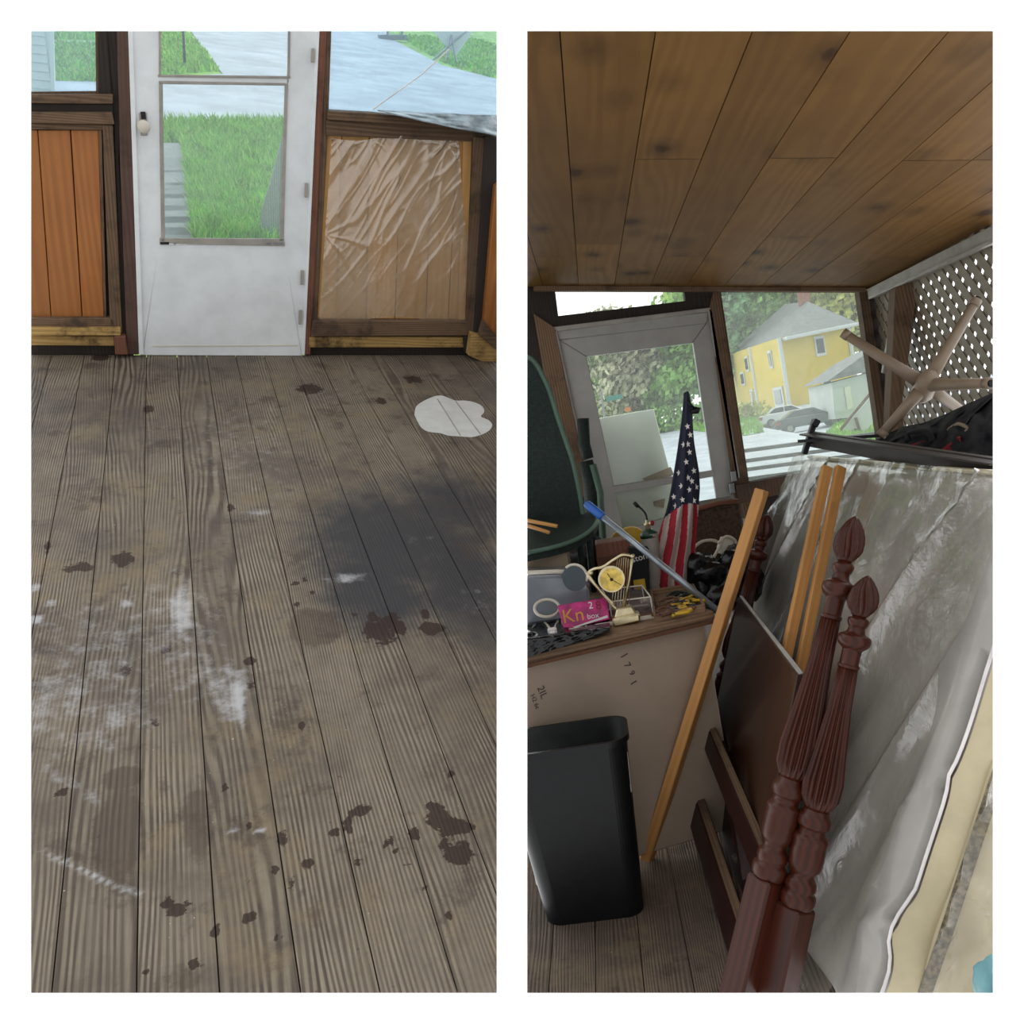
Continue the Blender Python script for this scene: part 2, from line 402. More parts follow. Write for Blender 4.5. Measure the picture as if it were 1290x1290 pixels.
M['brick'] = plain('chimney brick', (168, 110, 96), .9)
M['car_white'] = plain('white car paint', (236, 238, 240), .25, var=.02, coat=.5)
M['car_dark'] = plain('dark car paint', (58, 72, 84), .25, var=.05, coat=.5)
M['car_glass'] = plain('car glass', (56, 66, 78), .1)
M['tyre'] = plain('tyre', (32, 32, 34), .8)
M['tail_red'] = plain('tail light', (170, 60, 62), .3)
M['teal_sign'] = plain('street sign green', (60, 140, 126), .5)
M['orange'] = plain('orange sign', (222, 130, 60), .5)
M['ply_pale'] = plain('pale weathered board', (240, 241, 226), .8, var=.05, scale=3)
M['cardboard'] = plain('tan scrap', (158, 136, 110), .9)
M['glass_door'] = film('door glass', (.94, .97, .96), .05, gloss=.1)
M['glass_left'] = film('storm door glass', (.90, .96, .97), .08, (205, 225, 232), gloss=.1)
M['plastic_win'] = film('window plastic', (.96, .99, .96), .13, (230, 238, 232), wr=.25, gloss=.1)
M['plastic_left'] = film('window plastic sheet', (.84, .94, .99), .14, (200, 222, 236), wr=.25, gloss=.1)
M['plastic_wrap'] = film('clear wrap', (.95, .94, .92), .10, (220, 214, 200), rough=.14, wr=.25, gloss=.25)
M['clear'] = film('clear plastic', (.9, .9, .92), .12, (200, 200, 205), rough=.08, gloss=.3)

# weathered floor: wood grain plus stains carried by three fields on the boards
def floor_mat(name, cd, cl, stains):
    m, N, L, B, col = wood(name, cd, cl, 84, 8, .75, .9, dirt=.3, dirtc=(70, 64, 58), su=.8, bump=.4, sharp=.5, tintv=.22, spec=.25, fine=.4)
    oc2 = N.new('ShaderNodeTexCoord').outputs['Object']
    col = mixc(N, L, mathn(N, L, 'MULTIPLY', smooth(N, L, noisen(N, L, oc2, 1.9, 7, .7), .42, .66), .7), col, lin((82, 73, 66)))
    col = mixc(N, L, mathn(N, L, 'MULTIPLY', smooth(N, L, noisen(N, L, mapping(N, L, oc2, (1, 1, 1), (9, 4, 0)), 2.9, 7, .72), .5, .66), .55), col, lin((126, 110, 84)))
    col = mixc(N, L, mathn(N, L, 'MULTIPLY', smooth(N, L, noisen(N, L, mapping(N, L, oc2, (1, 1, 1), (5, 24, 0)), 7, 6, .7), .54, .66), .55), col, lin((62, 53, 47)))
    col = mixc(N, L, mathn(N, L, 'MULTIPLY', smooth(N, L, noisen(N, L, mapping(N, L, oc2, (1, 1, 1), (3, 14, 0)), 40, 3, .7), .66, .74), .6), col, lin((52, 42, 36)))
    col = mixc(N, L, mathn(N, L, 'MULTIPLY', smooth(N, L, noisen(N, L, mapping(N, L, oc2, (1, 1, 1), (13, 4, 0)), 70, 2, .6), .74, .78), .8), col, lin((190, 182, 168)))
    L.new(col, B.inputs['Base Color'])
    if stains:
        oc = N.new('ShaderNodeTexCoord').outputs['Object']
        def fld(nm):
            a = N.new('ShaderNodeAttribute'); a.attribute_name = nm; return a.outputs['Fac']
        def mask(nm, sc, amt, lo, hi):
            n = mathn(N, L, 'MULTIPLY', mathn(N, L, 'SUBTRACT', noisen(N, L, oc, sc, 6, .7), .5), amt)
            x = mathn(N, L, 'ADD', fld(nm), n); z = mathn(N, L, 'MULTIPLY', smooth(N, L, x, lo, hi), smooth(N, L, fld(nm), .02, .15)); return z
        col = mixc(N, L, mathn(N, L, 'MULTIPLY', mask('soot', 9, .9, .15, .95), .92), col, lin((50, 50, 54)))
        col = mixc(N, L, mathn(N, L, 'MULTIPLY', mask('damp', 16, 1.3, .3, .6), .6), col, lin((70, 58, 50)))
        col = mixc(N, L, mathn(N, L, 'MULTIPLY', mask('wet', 30, 2.4, .45, .56), .85), col, lin((44, 27, 22)))
        col = mixc(N, L, mathn(N, L, 'MULTIPLY', mask('chalk', 24, 1.9, .25, 1.2), .7), col, lin((190, 190, 192)))
        L.new(col, B.inputs['Base Color'])
    return m
M['floor_left'] = floor_mat('weathered porch boards', (68, 58, 50), (142, 131, 114), True)
M['floor_right'] = floor_mat('weathered porch boards in the other corner', (62, 50, 42), (126, 110, 96), False)

def plank_floor(name, mat, x_first, pitch, n0, n1, y0, y1, cell=None, fields=None, z=0.0, thick=.02, flip=1, plane=None, joints=None):
    """boards as open-bottomed strips with real gaps, all in one mesh"""
    b = MB(); gap = .0028
    P = plane or (lambda x, y, dz: V((x, y, z + dz)))
    at = {k: [] for k in (fields or {})}
    def addv(pt, *q):
        b.v.append(pt); 
        for k in at: at[k].append(fields[k](*q))
    for i in range(n0, n1):
        xa = x_first + i * pitch + gap / 2; xb = x_first + (i + 1) * pitch - gap / 2
        segs = [(y0, y1)]
        if joints:
            ys = [y for y in joints(i) if y0 < y < y1]; e = [y0] + sorted(ys) + [y1]; segs = list(zip(e, e[1:]))
        for ya, yb in segs:
            b.board(); nx = 1 if not cell else max(1, int((xb - xa) / cell)); ny = 1 if not cell else max(1, int((yb - ya) / cell))
            base = len(b.v); yb -= .0035
            cols = [(xa, -thick)] + [(xa + (xb - xa) * k / nx, 0) for k in range(nx + 1)] + [(xb, -thick)]
            for j in range(ny + 1):
                y = ya + (yb - ya) * j / ny
                for x, dz in cols: addv(P(x, y, dz), x, y)
            w = len(cols)
            for j in range(ny):
                for k in range(w - 1):
                    a = base + j * w + k; f = (a, a + 1, a + w + 1, a + w) if flip > 0 else (a, a + w, a + w + 1, a + 1)
                    b.f.append(f); b.m.append(0); b.tint.append(b.t)
                    def U(q):
                        j2, k2 = divmod(q - base, w); x, dz = cols[k2]; return (ya + (yb - ya) * j2 / ny + b.off, x - xa + b.off + dz)
                    b.uv.append([U(q) for q in f])
    return struct(b.build(name, mat, fill=False, merge=False, attrs=at if at else None))

# =================================================================== RIGHT PORCH CORNER (cluttered)
room = RR
YB = 4.7
def W(x, y, Y=YB): return RR.at(x, y, Y=Y)
def Fl(x, y, Z=0): return RR.at(x, y, Z=Z)
def slab(b, px, Y, th, mi=0, ax=None):
    """piece of the back wall: corners given on the plane at depth Y, pushed back by th"""
    b.board(); return b.prism([RR.at(x, y, Y=Y) for x, y in px], (0, th, 0), mi, ax)

# ceiling: slopes down to the right
cA = W(672, 361.5); cB = W(1092, 363.5)
slope = (cB.z - cA.z) / (cB.x - cA.x)
cx0 = W(729, 361.7).x; cp = W(773.7, 361.9).x - cx0
def cz(x): return cA.z + slope * (x - cA.x)
jy = RR.at(930, 200, pl=(V((-slope, 0, 1)), cA)).y
jr = {}
def cj(i):
    if i not in jr:
        r = random.Random(i * 13 + 3); jr[i] = [jy + (.0 if i in (-2, 1, 3) else .03)] if i in (-2, 1, 3, 5, 6) else [jy + .9 + r.random() * .8]
        if i in (4, 6, 7): jr[i].append(jy + 1.3 + r.random() * .5)
    return jr[i]
o = plank_floor('ceiling', M['pine_ceil'], cx0, cp, -6, 9, 1.2, YB + .02, z=0, thick=-.02, flip=-1, plane=lambda x, y, dz: V((x, y, cz(x) + dz)), joints=cj)
b = MB(); p = [V((-1.5, 1.2, cz(-1.5) + .012)), V((cB.x + .1, 1.2, cz(cB.x + .1) + .012)), V((cB.x + .1, YB + .1, cz(cB.x + .1) + .012)), V((-1.5, YB + .1, cz(-1.5) + .012))]
b.prism(p, (0, 0, .03)); struct(b.build('ceiling_backing', M['wood_dark']))

# floor
fx0 = LR.at(184.7, 449.5, Z=0).x; 
pitch = (LR.at(333, 450, Z=0).x - fx0) / 4
plank_floor('floor', M['floor_right'], -1.3, pitch, -3, 30, 1.4, YB, z=0)
b = MB(); b.box((-1.6, 1.4, -.06), (2.4, YB, -.012)); struct(b.build('floor_underlay', M['wood_dark']))

# back wall
b = MB()
slab(b, [(640, 355), (699, 366), (703, 398), (697, 413), (735, 620), (800, 960), (640, 960)], YB, .09)
slab(b, [(726, 575), (745, 640), (830, 1080), (790, 1080)], YB, .09)
slab(b, [(862, 366), (905, 366), (906, 385), (897, 390), (864, 379)], YB - .005, .09)
slab(b, [(703, 398), (864, 379), (897, 388), (897, 391), (697, 413.5)], YB, .09)
slab(b, [(935, 632), (1118, 597), (1200, 960), (1010, 990)], YB + .01, .08)
struct(b.build('wall_back', M['wood_dark']))
def trim(n, px, Y, th, mat):
    b = MB(); slab(b, px, Y, th); return struct(b.build('trim_%d' % n, M[mat], bevel=.003))
trim(1, [(672, 359.5), (1092, 361.5), (1092, 367), (672, 366)], YB - .05, .05, 'wood_old')
trim(2, [(893, 389), (899, 366), (906, 366.5), (945.5, 622), (948, 650), (930, 655)], YB - .02, .1, 'wood_old')
trim(3, [(1082, 366), (1094, 366), (1122, 575), (1112, 575)], YB - .02, .08, 'wood_old')
trim(4, [(928, 611), (1112, 577), (1116, 596), (930, 634)], YB - .06, .12, 'wood_sill')
trim(5, [(1091, 366), (1160, 352), (1138, 505), (1142, 620), (1112, 620), (1112, 545)], YB - .01, .08, 'wood_dark')
trim(6, [(672, 395), (698, 412), (741, 610), (730, 640), (700, 560)], YB - .03, .03, 'wood_old')

# door: white storm door seen from inside, with a middle rail and two panes
dr = sthing('door_1', W(800, 640))
b = MB()
slab(b, [(700, 415), (893, 393), (890, 407), (704, 428)], YB + .0, .045)
slab(b, [(704, 428), (890, 407), (872, 432), (738.5, 449)], YB + .01, .035)
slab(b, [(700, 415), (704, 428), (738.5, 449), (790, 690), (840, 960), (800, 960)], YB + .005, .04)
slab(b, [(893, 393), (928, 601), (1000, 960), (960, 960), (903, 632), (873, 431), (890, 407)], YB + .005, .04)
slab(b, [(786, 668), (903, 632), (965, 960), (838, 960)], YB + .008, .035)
b.build('door_panel', M['shaded_door'], dr, bevel=.003)
b = MB(); slab(b, [(769, 613), (899.5, 592), (901, 600), (771, 622)], YB + .0, .04); b.build('middle_rail', M['shaded_door'], dr, bevel=.003)
b = MB(); slab(b, [(738, 447), (876, 430), (906, 634), (785, 672)], YB + .025, .004); b.build('pane', M['glass_door'], dr, fill=True)
b = MB()
for x, y in ((923, 600), (921, 615)): slab(b, [(x - 3, y - 6), (x + 4, y - 7), (x + 6, y + 6), (x - 1, y + 7)], YB - .03, .03)
b.build('latch', M['metal'], dr, bevel=.002)
b = MB()
slab(b, [(695.5, 412), (896, 387), (895.5, 392), (697, 418)], YB - .02, .05)
slab(b, [(696, 415), (701.5, 415), (790, 830), (783, 830)], YB - .02, .05)
slab(b, [(891.5, 391), (897, 390), (933, 602), (927.5, 603)], YB - .02, .05)
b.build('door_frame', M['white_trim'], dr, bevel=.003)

# transom and window
w = sthing('window_1', W(783, 385)); b = MB(); slab(b, [(698, 364), (866, 364), (866, 381), (703, 400)], YB + .06, .004); b.build('pane', M['plastic_win'], w)
w = sthing('window_2', W(1005, 490)); b = MB(); slab(b, [(902, 364), (1086, 364), (1117, 585), (940, 615)], YB + .06, .004); b.build('pane', M['plastic_win'], w)
b = MB()
slab(b, [(905, 366), (908, 366), (944, 610), (941, 611)], YB + .03, .03); slab(b, [(1081, 366), (1084.5, 366), (1111, 546), (1107, 546)], YB + .03, .03)
b.build('window_bead', M['wood_old'], w)

# right wall of lattice with white top trim
XR = W(1093, 365).x
def Wr(x, y, X=XR): return RR.at(x, y, X=X)
def sideslab(b, px, X, th, mi=0):
    b.board(); return b.prism([RR.at(x, y, X=X) for x, y in px], (th, 0, 0), mi, V((0, 1, 0)))
b = MB(); sideslab(b, [(1092, 364), (1262, 278), (1262, 300), (1094, 377)], XR - .02, .05); struct(b.build('trim_7', M['white_trim'], bevel=.003))
b = MB(); sideslab(b, [(1094, 374), (1262, 296), (1262, 301), (1094, 377)], XR - .035, .02); struct(b.build('trim_8', M['white_trim']))
# lattice sheet: crossing slats inside its outline
def lattice():
    b = MB(); ya, yb = 2.6, YB - .02; za, zb = 1.2, cz(XR) - .01; s = .062; a = .6; wd = .0205
    for layer, sg in ((0, 1), (1, -1)):
        x = XR + .02 + layer * .004
        k = -60
        while k < 90:
            # strip along direction (1, sg) in (Y,Z)
            c = k * s * 1.4142; pts = []
            p0 = V((x, ya, za + c)) if sg > 0 else V((x, ya, zb - c))
            L = (yb - ya)
            d = V((0, 1, sg)).normalized(); n = V((0, -sg, 1)).normalized() * wd
            # clip the strip to za..zb
            t0, t1 = 0, L * 1.4142
            zz0 = p0.z; rate = d.z
            lo, hi = (za - zz0) / rate, (zb - zz0) / rate
            if lo > hi: lo, hi = hi, lo
            t0 = max(t0, lo); t1 = min(t1, hi)
            if t1 - t0 > .02:
                p, q = p0 + d * t0, p0 + d * t1; e = V((.003, 0, 0))
                b.box8([p - n, p + n, p + n + e, p - n + e, q - n, q + n, q + n + e, q - n + e])
            k += 1
    return b
struct(lattice().build('wall_right', M['lattice'], fill=False, merge=False))
b = MB(); b.beam(RR.at(1133, 372, Y=4.25), RR.at(1117, 470, Y=4.35), .045, .03, up=(0, 1, 0)); tag(b.build('brace', M['white_trim'], bevel=.002), 'pale narrow wooden brace leaning across the dark corner post', 'brace')
b = MB(); p0, p1 = RR.at(1155, 345, X=XR - .03), RR.at(1146, 610, Y=3.75)
b.prism([RR.at(1128, 362, Y=4.2), RR.at(1159, 345, Y=4.15), RR.at(1137, 505, Y=4.15), RR.at(1140, 590, Y=4.15), RR.at(1118, 590, Y=4.2)], (0, .09, 0)); struct(b.build('trim_9', M['wood_old'], bevel=.003))

# ---- dark metal bars outside the window
t = thing('metal_railing', 'dark railing of thin horizontal bars just outside the big window', 'railing', W(975, 600, YB + .2))
for k, (ya, yb) in enumerate(((567, 546), (580, 562), (591, 574), (603, 588))):
    bb = MB(); bb.tube([RR.at(930, ya + 2, Y=YB + .2), RR.at(1118, ya - (1118 - 935) * .125, Y=YB + .25)], .011, 8); bb.build('bar', M['dark_metal'], t, smooth=True)

# ---- pale board leaning outside the door
b = MB(); slab(b, [(728, 531), (823.5, 515), (843, 590), (858, 660), (870, 800), (790, 830)], YB + .09, .02); tag(b.build('plywood_sheet', M['ply_pale'], bevel=.004), 'pale weathered board leaning against the outside of the glass door', 'board')
b = MB(); slab(b, [(823, 632), (838, 628), (836, 640), (824, 637)], YB + .075, .006); tag(b.build('paper_scrap', M['cardboard']), 'small grey paper scrap on the pale board below the door rail', 'paper')
b = MB(); slab(b, [(809, 603), (845, 588), (849, 598), (836, 605), (813, 607)], YB + .075, .006)
tag(b.build('scrap_of_cardboard', M['cardboard']), 'torn tan cardboard scrap stuck on the pale board outside the door', 'cardboard')

# ---- bench with beige front panel
BT = .83
bR = RR.at(888, 786, Y=3.08); bR.z = BT - .04; bL = RR.at(664, 838, Y=2.86); bL.z = BT - .04
d = (bL - bR); bL2 = bR + d * 1.15; back = V((d.y, -d.x, 0)).normalized(); back = back if back.y > 0 else -back
bench = thing('workbench', 'beige-fronted wooden workbench below the glass door, piled with clutter', 'workbench', V((bR.x - .5, bR.y, 0)))
def G(p, z): return V((p.x, p.y, z))
b = MB(); b.prism([G(bR, .04), G(bR, BT - .03), G(bL2, BT - .03), G(bL2, .04)], back * .02)
b.prism([G(bR, .04), G(bR, BT - .03), G(bR, BT - .03) + back * 1.1, G(bR, .04) + back * 1.1], V((-.02, 0, 0)))
b.build('front_panel', M['beige_panel'], bench, bevel=.002)
b = MB(); o1 = -back * .02 + V((.03, 0, 0)); q = [G(bR, BT - .03) + o1, G(bL2, BT - .03) + o1, G(bL2, BT - .03) + back * 1.25, G(bR, BT - .03) + back * 1.25 + V((.03, 0, 0))]
b.prism(q, (0, 0, .03), ax=V((1, 0, 0))); b.build('bench_top', M['bench_wood'], bench, bevel=.004)
b = MB(); q0 = G(bR, BT - .036) + o1; q1 = G(bL2, BT - .036) + o1; b.beam(q0 - back * .004, q1 - back * .004, .01, .012, up=(0, 0, 1)); b.build('edge_strip', M['brown_card'], bench)
fn = -back; bx = (bR - bL).normalized(); bpl = (back, bR - back * .001)
for px, s_, sz in (((786, 826), '1', .04), ((790, 838), '7', .035), ((796, 848), '9', .03), ((798, 860), '1', .035)):
    b = MB(); b.text(s_, RR.at(*px, pl=bpl), (bx * .3 + V((0, 0, -1))), (bx + V((0, 0, .3))), sz); b.build('pencil_mark', M['ink'], bench, fill=False, merge=False)
b = MB(); b.text('2IL', RR.at(683, 872, pl=bpl), V((0, 0, -1)) + bx * .2, bx, .035); b.build('pencil_mark', M['ink'], bench, fill=False, merge=False)
b = MB(); b.text('H2 6c', RR.at(674, 884, pl=bpl), V((0, 0, -1)) + bx * .2, bx, .022); b.build('pencil_mark', M['ink'], bench, fill=False, merge=False)

def onb(px, py, z=BT): return RR.at(px, py, Z=z)
def boxat(name, mats, p0, ux, w, dp, h, parent=None, bevel=.002, z0=None):
    """box with front left bottom corner p0, width along ux, depth away from the viewer"""
    ux = V((ux[0], ux[1], 0)).normalized(); uy = V((-ux.y, ux.x, 0))
    b = MB(); b.prism([p0, p0 + ux * w, p0 + ux * w + uy * dp, p0 + uy * dp], (0, 0, h)); return b.build(name, mats, parent, bevel=bevel)
bu = (bR - bL); bu.z = 0; bu.normalize(); bv = V((-bu.y, bu.x, 0))

# black plastic bag over the bench edge
def bag():
    pts = [(640, 800), (690, 800), (735, 790), (767, 786), (757, 800), (720, 812), (690, 822), (664, 828), (640, 833)]
    b = MB(); P0 = [(655, 800), (690, 797), (730, 790), (768, 784)]; P1 = [(655, 832), (692, 824), (726, 812), (764, 799)]
    def fn(u, v):
        x0 = 650 + (768 - 650) * u; ya = 802 - 18 * u; yb = 832 - 31 * u - 6 * u * u
        if v < .5: return onb(x0, ya - 14 * (1 - v * 2) + 6 * v * 2, BT + .006 + .012 * noise.noise(V((u * 9, v * 8, 0))) + .006)
        k = (v - .5) * 2; p = RR.at(x0, ya + 6 + (yb - ya - 6) * k, pl=(back, bR - back * (.045 + .012 * noise.noise(V((u * 11, v * 9, 3))) + .01 * k)))
        return p
    b.grid(fn, 40, 16); return b
tag(bag().build('plastic_bag', M['black_bagm'], smooth=True, fill=False), 'crumpled black plastic bag draped over the front edge of the workbench', 'plastic bag')

# wide flat tray under the small things (wood edges)
def tray(name, label, mats, px, h, rim, z=BT, cat='tray'):
    P = [onb(x, y, z) for x, y in px]; c = sum(P, V()) / len(P)
    t = thing(name, label, cat, c)
    b = MB(); b.prism(P, (0, 0, .006)); b.build('base', mats, t)
    for i in range(len(P)):
        bb = MB(); a, q = P[i], P[(i + 1) % len(P)]; bb.beam(a + V((0, 0, h / 2)), q + V((0, 0, h / 2)), .008, h, up=(0, 0, 1)); bb.build('rim', rim or mats, t)
    return t
tray('wooden_tray', 'shallow wooden tray holding camouflage straps on the right end of the bench', M['bench_wood'], [(826, 784), (888, 771), (874, 744), (822, 751)], .028, M['bench_wood'])
tray('flat_box_lid', 'flat worn pinkish box lid under the harp-shaped clock on the bench', M['brown_card'], [(712, 797), (826, 778), (822, 764), (706, 778)], .012, M['pink'] if 0 else M['cream_white'])
random.seed(5)
t = thing('strap_bundle', 'tangle of green, brown and yellow straps lying in the wooden tray', 'straps', onb(855, 765))
for k in range(26):
    x = random.uniform(832, 874); y = random.uniform(752, 774)
    p = onb(x, y, BT + .012); a = random.uniform(0, 3.1)
    pts = [p + V((math.cos(a + i * .6) * .035 * (i - 2), math.sin(a + i * .8) * .03 * (i - 2), .004 + .010 * random.random())) for i in range(5)]
    b = MB(); b.tube(spline(pts, 4), .006, 6); b.build('strap', random.choice((M['green_dark'], M['green_dark'], M['brown_card'], M['brown_card'], M['yellow'], M['wood_old'])), t, smooth=True)

# clear open box with pale edges
t = thing('clear_box', 'small clear-sided open box with pink interior beside the harp-shaped clock', 'box', onb(798, 784))
P = [onb(771, 779), onb(823, 773), onb(812, 757), onb(762, 762)]
b = MB(); b.prism(P, (0, 0, .004)); b.build('base', plain('dusty pink lining', (110, 66, 76), .6), t)
b = MB()
for i in range(4): a, q = P[i], P[(i + 1) % 4]; b.prism([a, q, q + V((0, 0, .06)), a + V((0, 0, .06))], V((0, .002, 0)))
b.build('side', M['clear'], t, fill=True)
b = MB(); U = V((0, 0, .062))
for i in range(4): b.tube([P[i] + U, P[(i + 1) % 4] + U], .003, 6); b.tube([P[i], P[i] + U], .003, 6); b.tube([P[i], P[(i + 1) % 4]], .003, 6)
b.build('edge', M['cream_white'], t)

# harp shaped clock
hy = onb(785, 788).y + .04
def H(x, y, d=0): return RR.at(x, y, Y=hy + d)
t = thing('harp_clock', 'brass harp-shaped ornament clock standing behind the pink box', 'clock', onb(784, 788))
b = MB(); b.prism([H(771, 780, -.05), H(806, 773, -.05), H(807, 783, -.05), H(773, 791, -.05)], (0, .07, 0)); b.build('base', M['brass'], t, bevel=.006); b = MB(); b.prism([H(777, 767, -.03), H(796, 764, -.03), H(802, 774, -.03), H(774, 780, -.03)], (0, .05, 0)); b.build('plinth', M['brass'], t, bevel=.004)
b = MB(); b.tube(spline([H(773, 762), H(757, 745), H(743, 729), H(741, 722), H(748, 717), H(760, 714), H(772, 706), H(785, 699), H(797, 701)], 6), [.0055] * 49, 10); b.build('neck', M['brass'], t, smooth=True)
b = MB(); b.tube([H(797, 701), H(793, 730), H(785, 767)], .0045, 10); b.tube(spline([H(741, 724), H(757, 746), H(777, 768), H(785, 767)], 6), .005, 10); b.blob(H(797, 701), (.009, .009, .009)); b.blob(H(744, 722), (.01, .008, .01)); b.build('pillar', M['brass'], t, smooth=True)
for k in range(7):
    x = 778 + k * 2.7; b = MB(); b.tube([H(x, 702 + abs(3 - k) * .8, .004), H(x - 8 + k * 1.0, 765, .004)], .0013, 5); b.build('string', M['brass'], t)
cc = H(770.5, 730, -.012)
nrm = V((0, -1, .1)).normalized()
def disc(b, c, r, th, n, seg=32, prof=None): b.lathe(c, c + n * th, prof or [(0, .0001), (0, r), (1, r), (1, .0001)], seg, up=(0, 0, 1)); return b
sc = cc.y / F
b = MB(); disc(b, cc + V((0, .012, 0)), 17 * sc, .012, nrm); b.build('clock_case', M['brass'], t, smooth=False, bevel=.001)
b = MB(); disc(b, cc, 14.5 * sc, .002, nrm); b.build('clock_face', M['gold'], t)
b = MB(); disc(b, cc + nrm * .002, 2 * sc, .003, nrm); b.beam(cc + nrm * .004, cc + nrm * .004 + V((.03, 0, -.025)), .002, .001, up=nrm); b.beam(cc + nrm * .004, cc + nrm * .004 + V((-.012, 0, .025)), .002, .001, up=nrm); b.build('clock_hand', M['dark_metal'], t)

# pink box
def pk(x, y): return RR.at(x, y, pl=(pkn, pk0))
pk0 = onb(740, 792); pkn = V((.12, -1, .45)).normalized()
t = thing('candy_box', 'small bright pink candy box with orange lettering near the bench edge', 'box', pk0)
q = [pk(702.5, 762.5), pk(764.5, 752.5), pk(768, 780), pk(711, 793)]
b = MB(); b.prism(q, -pkn * .03); b.build('box_body', M['pink'], t, bevel=.0015)
e = pkn * .0006; X_ = (q[1] - q[0]).normalized(); Y_ = (q[0] - q[3]).normalized()
b = MB(); b.text('Kn', pk(722, 776) + e, X_, Y_, .07); b.build('orange_letters', M['orange_ink'], t, fill=False)
b = MB(); b.text('2', pk(744, 763) + e, X_, Y_, .036); b.text('box', pk(747, 776) + e, X_, Y_, .028); b.build('white_letters', M['white_ink'], t, fill=False)
b = MB(); b.text('8', pk(754, 763) + e, X_, Y_, .042); b.build('red_letters', M['red_cloth'], t, fill=False)
b = MB(); b.prism([pk(722, 790) + e, pk(765, 775) + e, pk(766, 778) + e, pk(740, 786) + e, pk(724, 791) + e], pkn * .0004); b.build('white_flash', M['white_ink'], t, fill=False)

# pale ring, cord with plug
c = onb(689, 771, BT + .06)
b = MB(); pts = [RR.at(689 + 15.5 * math.cos(a), 766 + 9 * math.sin(a), Y=3.18) for a in [i * math.pi / 16 for i in range(33)]]
for i, p in enumerate(pts): p.y += .03 * math.sin(i * math.pi / 16) * -1
b.tube(pts, .0055, 8, cap=False); tag(b.build('wooden_ring', M['cream_white'], smooth=True), 'pale hoop leaning against the grey tub at the bench front', 'ring')
t = thing('extension_cord', 'short white cord with a plug end on the left of the bench', 'cord', onb(695, 800))
b = MB(); b.tube(spline([onb(652, 770, BT + .012), onb(670, 774, BT + .01), onb(688, 786, BT + .012), onb(696, 796, BT + .012), onb(700, 788, BT + .01), onb(704, 781, BT + .01)], 6), .0045, 8); b.build('cable', M['cream_white'], t, smooth=True)
b = MB(); p = onb(696, 796, BT + .014); b.box(p - V((.016, .014, .01)), p + V((.016, .014, .014))); b.blob(p + V((0, -.016, -.002)), (.011, .011, .009), 2); b.build('plug', M['white_ink'], t, bevel=.003)

# grey tub with slanted lid, and the round mirror
t = thing('plastic_tub', 'shiny grey plastic tub at the left end of the bench', 'tub', RR.at(690, 780, Z=BT))
Yt = 3.24
b = MB(); front = [RR.at(x, y, Y=Yt) for x, y in ((650, 726), (722, 724), (742, 741), (744, 764), (742, 778), (650, 790))]
b.prism(front, (0, .26, 0)); b.build('body', M['grey_plastic'], t, bevel=.012)
b = MB(); b.tube([RR.at(x, y, Y=Yt - .004) for x, y in ((650, 722), (700, 720), (724, 721))], .008, 8); b.build('rim', M['cream_white'], t, smooth=True)
t = thing('oval_mirror', 'small dark oval mirror with a pale rim on the grey tub', 'mirror', RR.at(727, 750, Y=Yt - .02))
cm = RR.at(724, 728, Y=Yt - .03); el = [cm + V((.046 * math.cos(a) * (1 if True else 1), 0, .05 * math.sin(a))) for a in [i * math.pi / 16 for i in range(33)]]
b = MB(); b.prism(el[:-1], (0, .006, 0)); b.build('mirror_glass', plain('dark mirror', (52, 66, 76), .12), t)
b = MB(); b.tube(el[-3:] + el[:12], .005, 8); b.build('rim', M['cream_white'], t, smooth=True)

# beige carton behind, green chair pieces above
p = RR.at(722, 742, Y=3.47); ztop = RR.at(700, 686, Y=3.47).z
b = MB(); b.box((p.x - .5, 3.47, BT), (p.x, 3.68, ztop)); o = b.build('carton', M['beige_card'], bevel=.003)
tag(o, 'plain beige carton standing under the green chair seat', 'carton')
ch = thing('patio_chair', 'dark green woven patio chair with pale green rim at the left wall', 'chair', RR.at(690, 690, Y=3.6))
outl = [(650, 448), (664, 450), (673, 456), (682, 470), (693, 495), (703, 527), (713, 556), (722, 583), (730, 620), (736, 658)]
P = [RR.at(x, y, Y=3.75 + .1 * math.sin(i)) for i, (x, y) in enumerate(outl)]; P = [RR.at(x, y, Y=3.75) for x, y in outl]
b = MB(); b.prism(P + [RR.at(640, 662, Y=3.75)], (0, .02, 0)); b.build('backrest', M['green_dark'], ch)
b = MB(); b.tube(spline(P, 5), .011, 10); b.build('back_rim', M['green_rim'], ch, smooth=True)
sp = [(640, 701, 3.35), (690, 691, 3.4), (715, 684, 3.46), (733, 676, 3.52), (747, 665, 3.6), (753, 653, 3.7), (746, 645, 3.75)]
S = [RR.at(x, y, Y=Y) for x, y, Y in sp]
b = MB(); b.prism(S + [RR.at(640, 655, Y=3.75)], (0, 0, -.035)); b.build('seat', M['green_dark'], ch)
b = MB(); b.tube(spline([s_ + V((0, -.004, 0)) for s_ in S], 5), .009, 10); b.build('seat_rim', M['green_rim'], ch, smooth=True)
for x in (730, 742):
    b = MB(); b.tube([RR.at(x, 680, Y=3.6), RR.at(x + 6, 745, Y=3.66)], .014, 8); b.build('leg', M['green_dark'], ch, smooth=True)
t = thing('kindling', 'thin tan sticks lying on the green chair seat', 'sticks', RR.at(688, 668, Y=3.5))
for a_, q_ in (((655, 654), (702, 663)), ((658, 660), (692, 671))):
    b = MB(); b.tube([RR.at(*a_, Y=3.52), RR.at(*q_, Y=3.45)], .008, 7); b.build('stick', M['pine_new'], t, smooth=True)
t = thing('furled_umbrella', 'dark green furled cloth roll standing by the door frame', 'umbrella', RR.at(757, 690, Y=4.4))
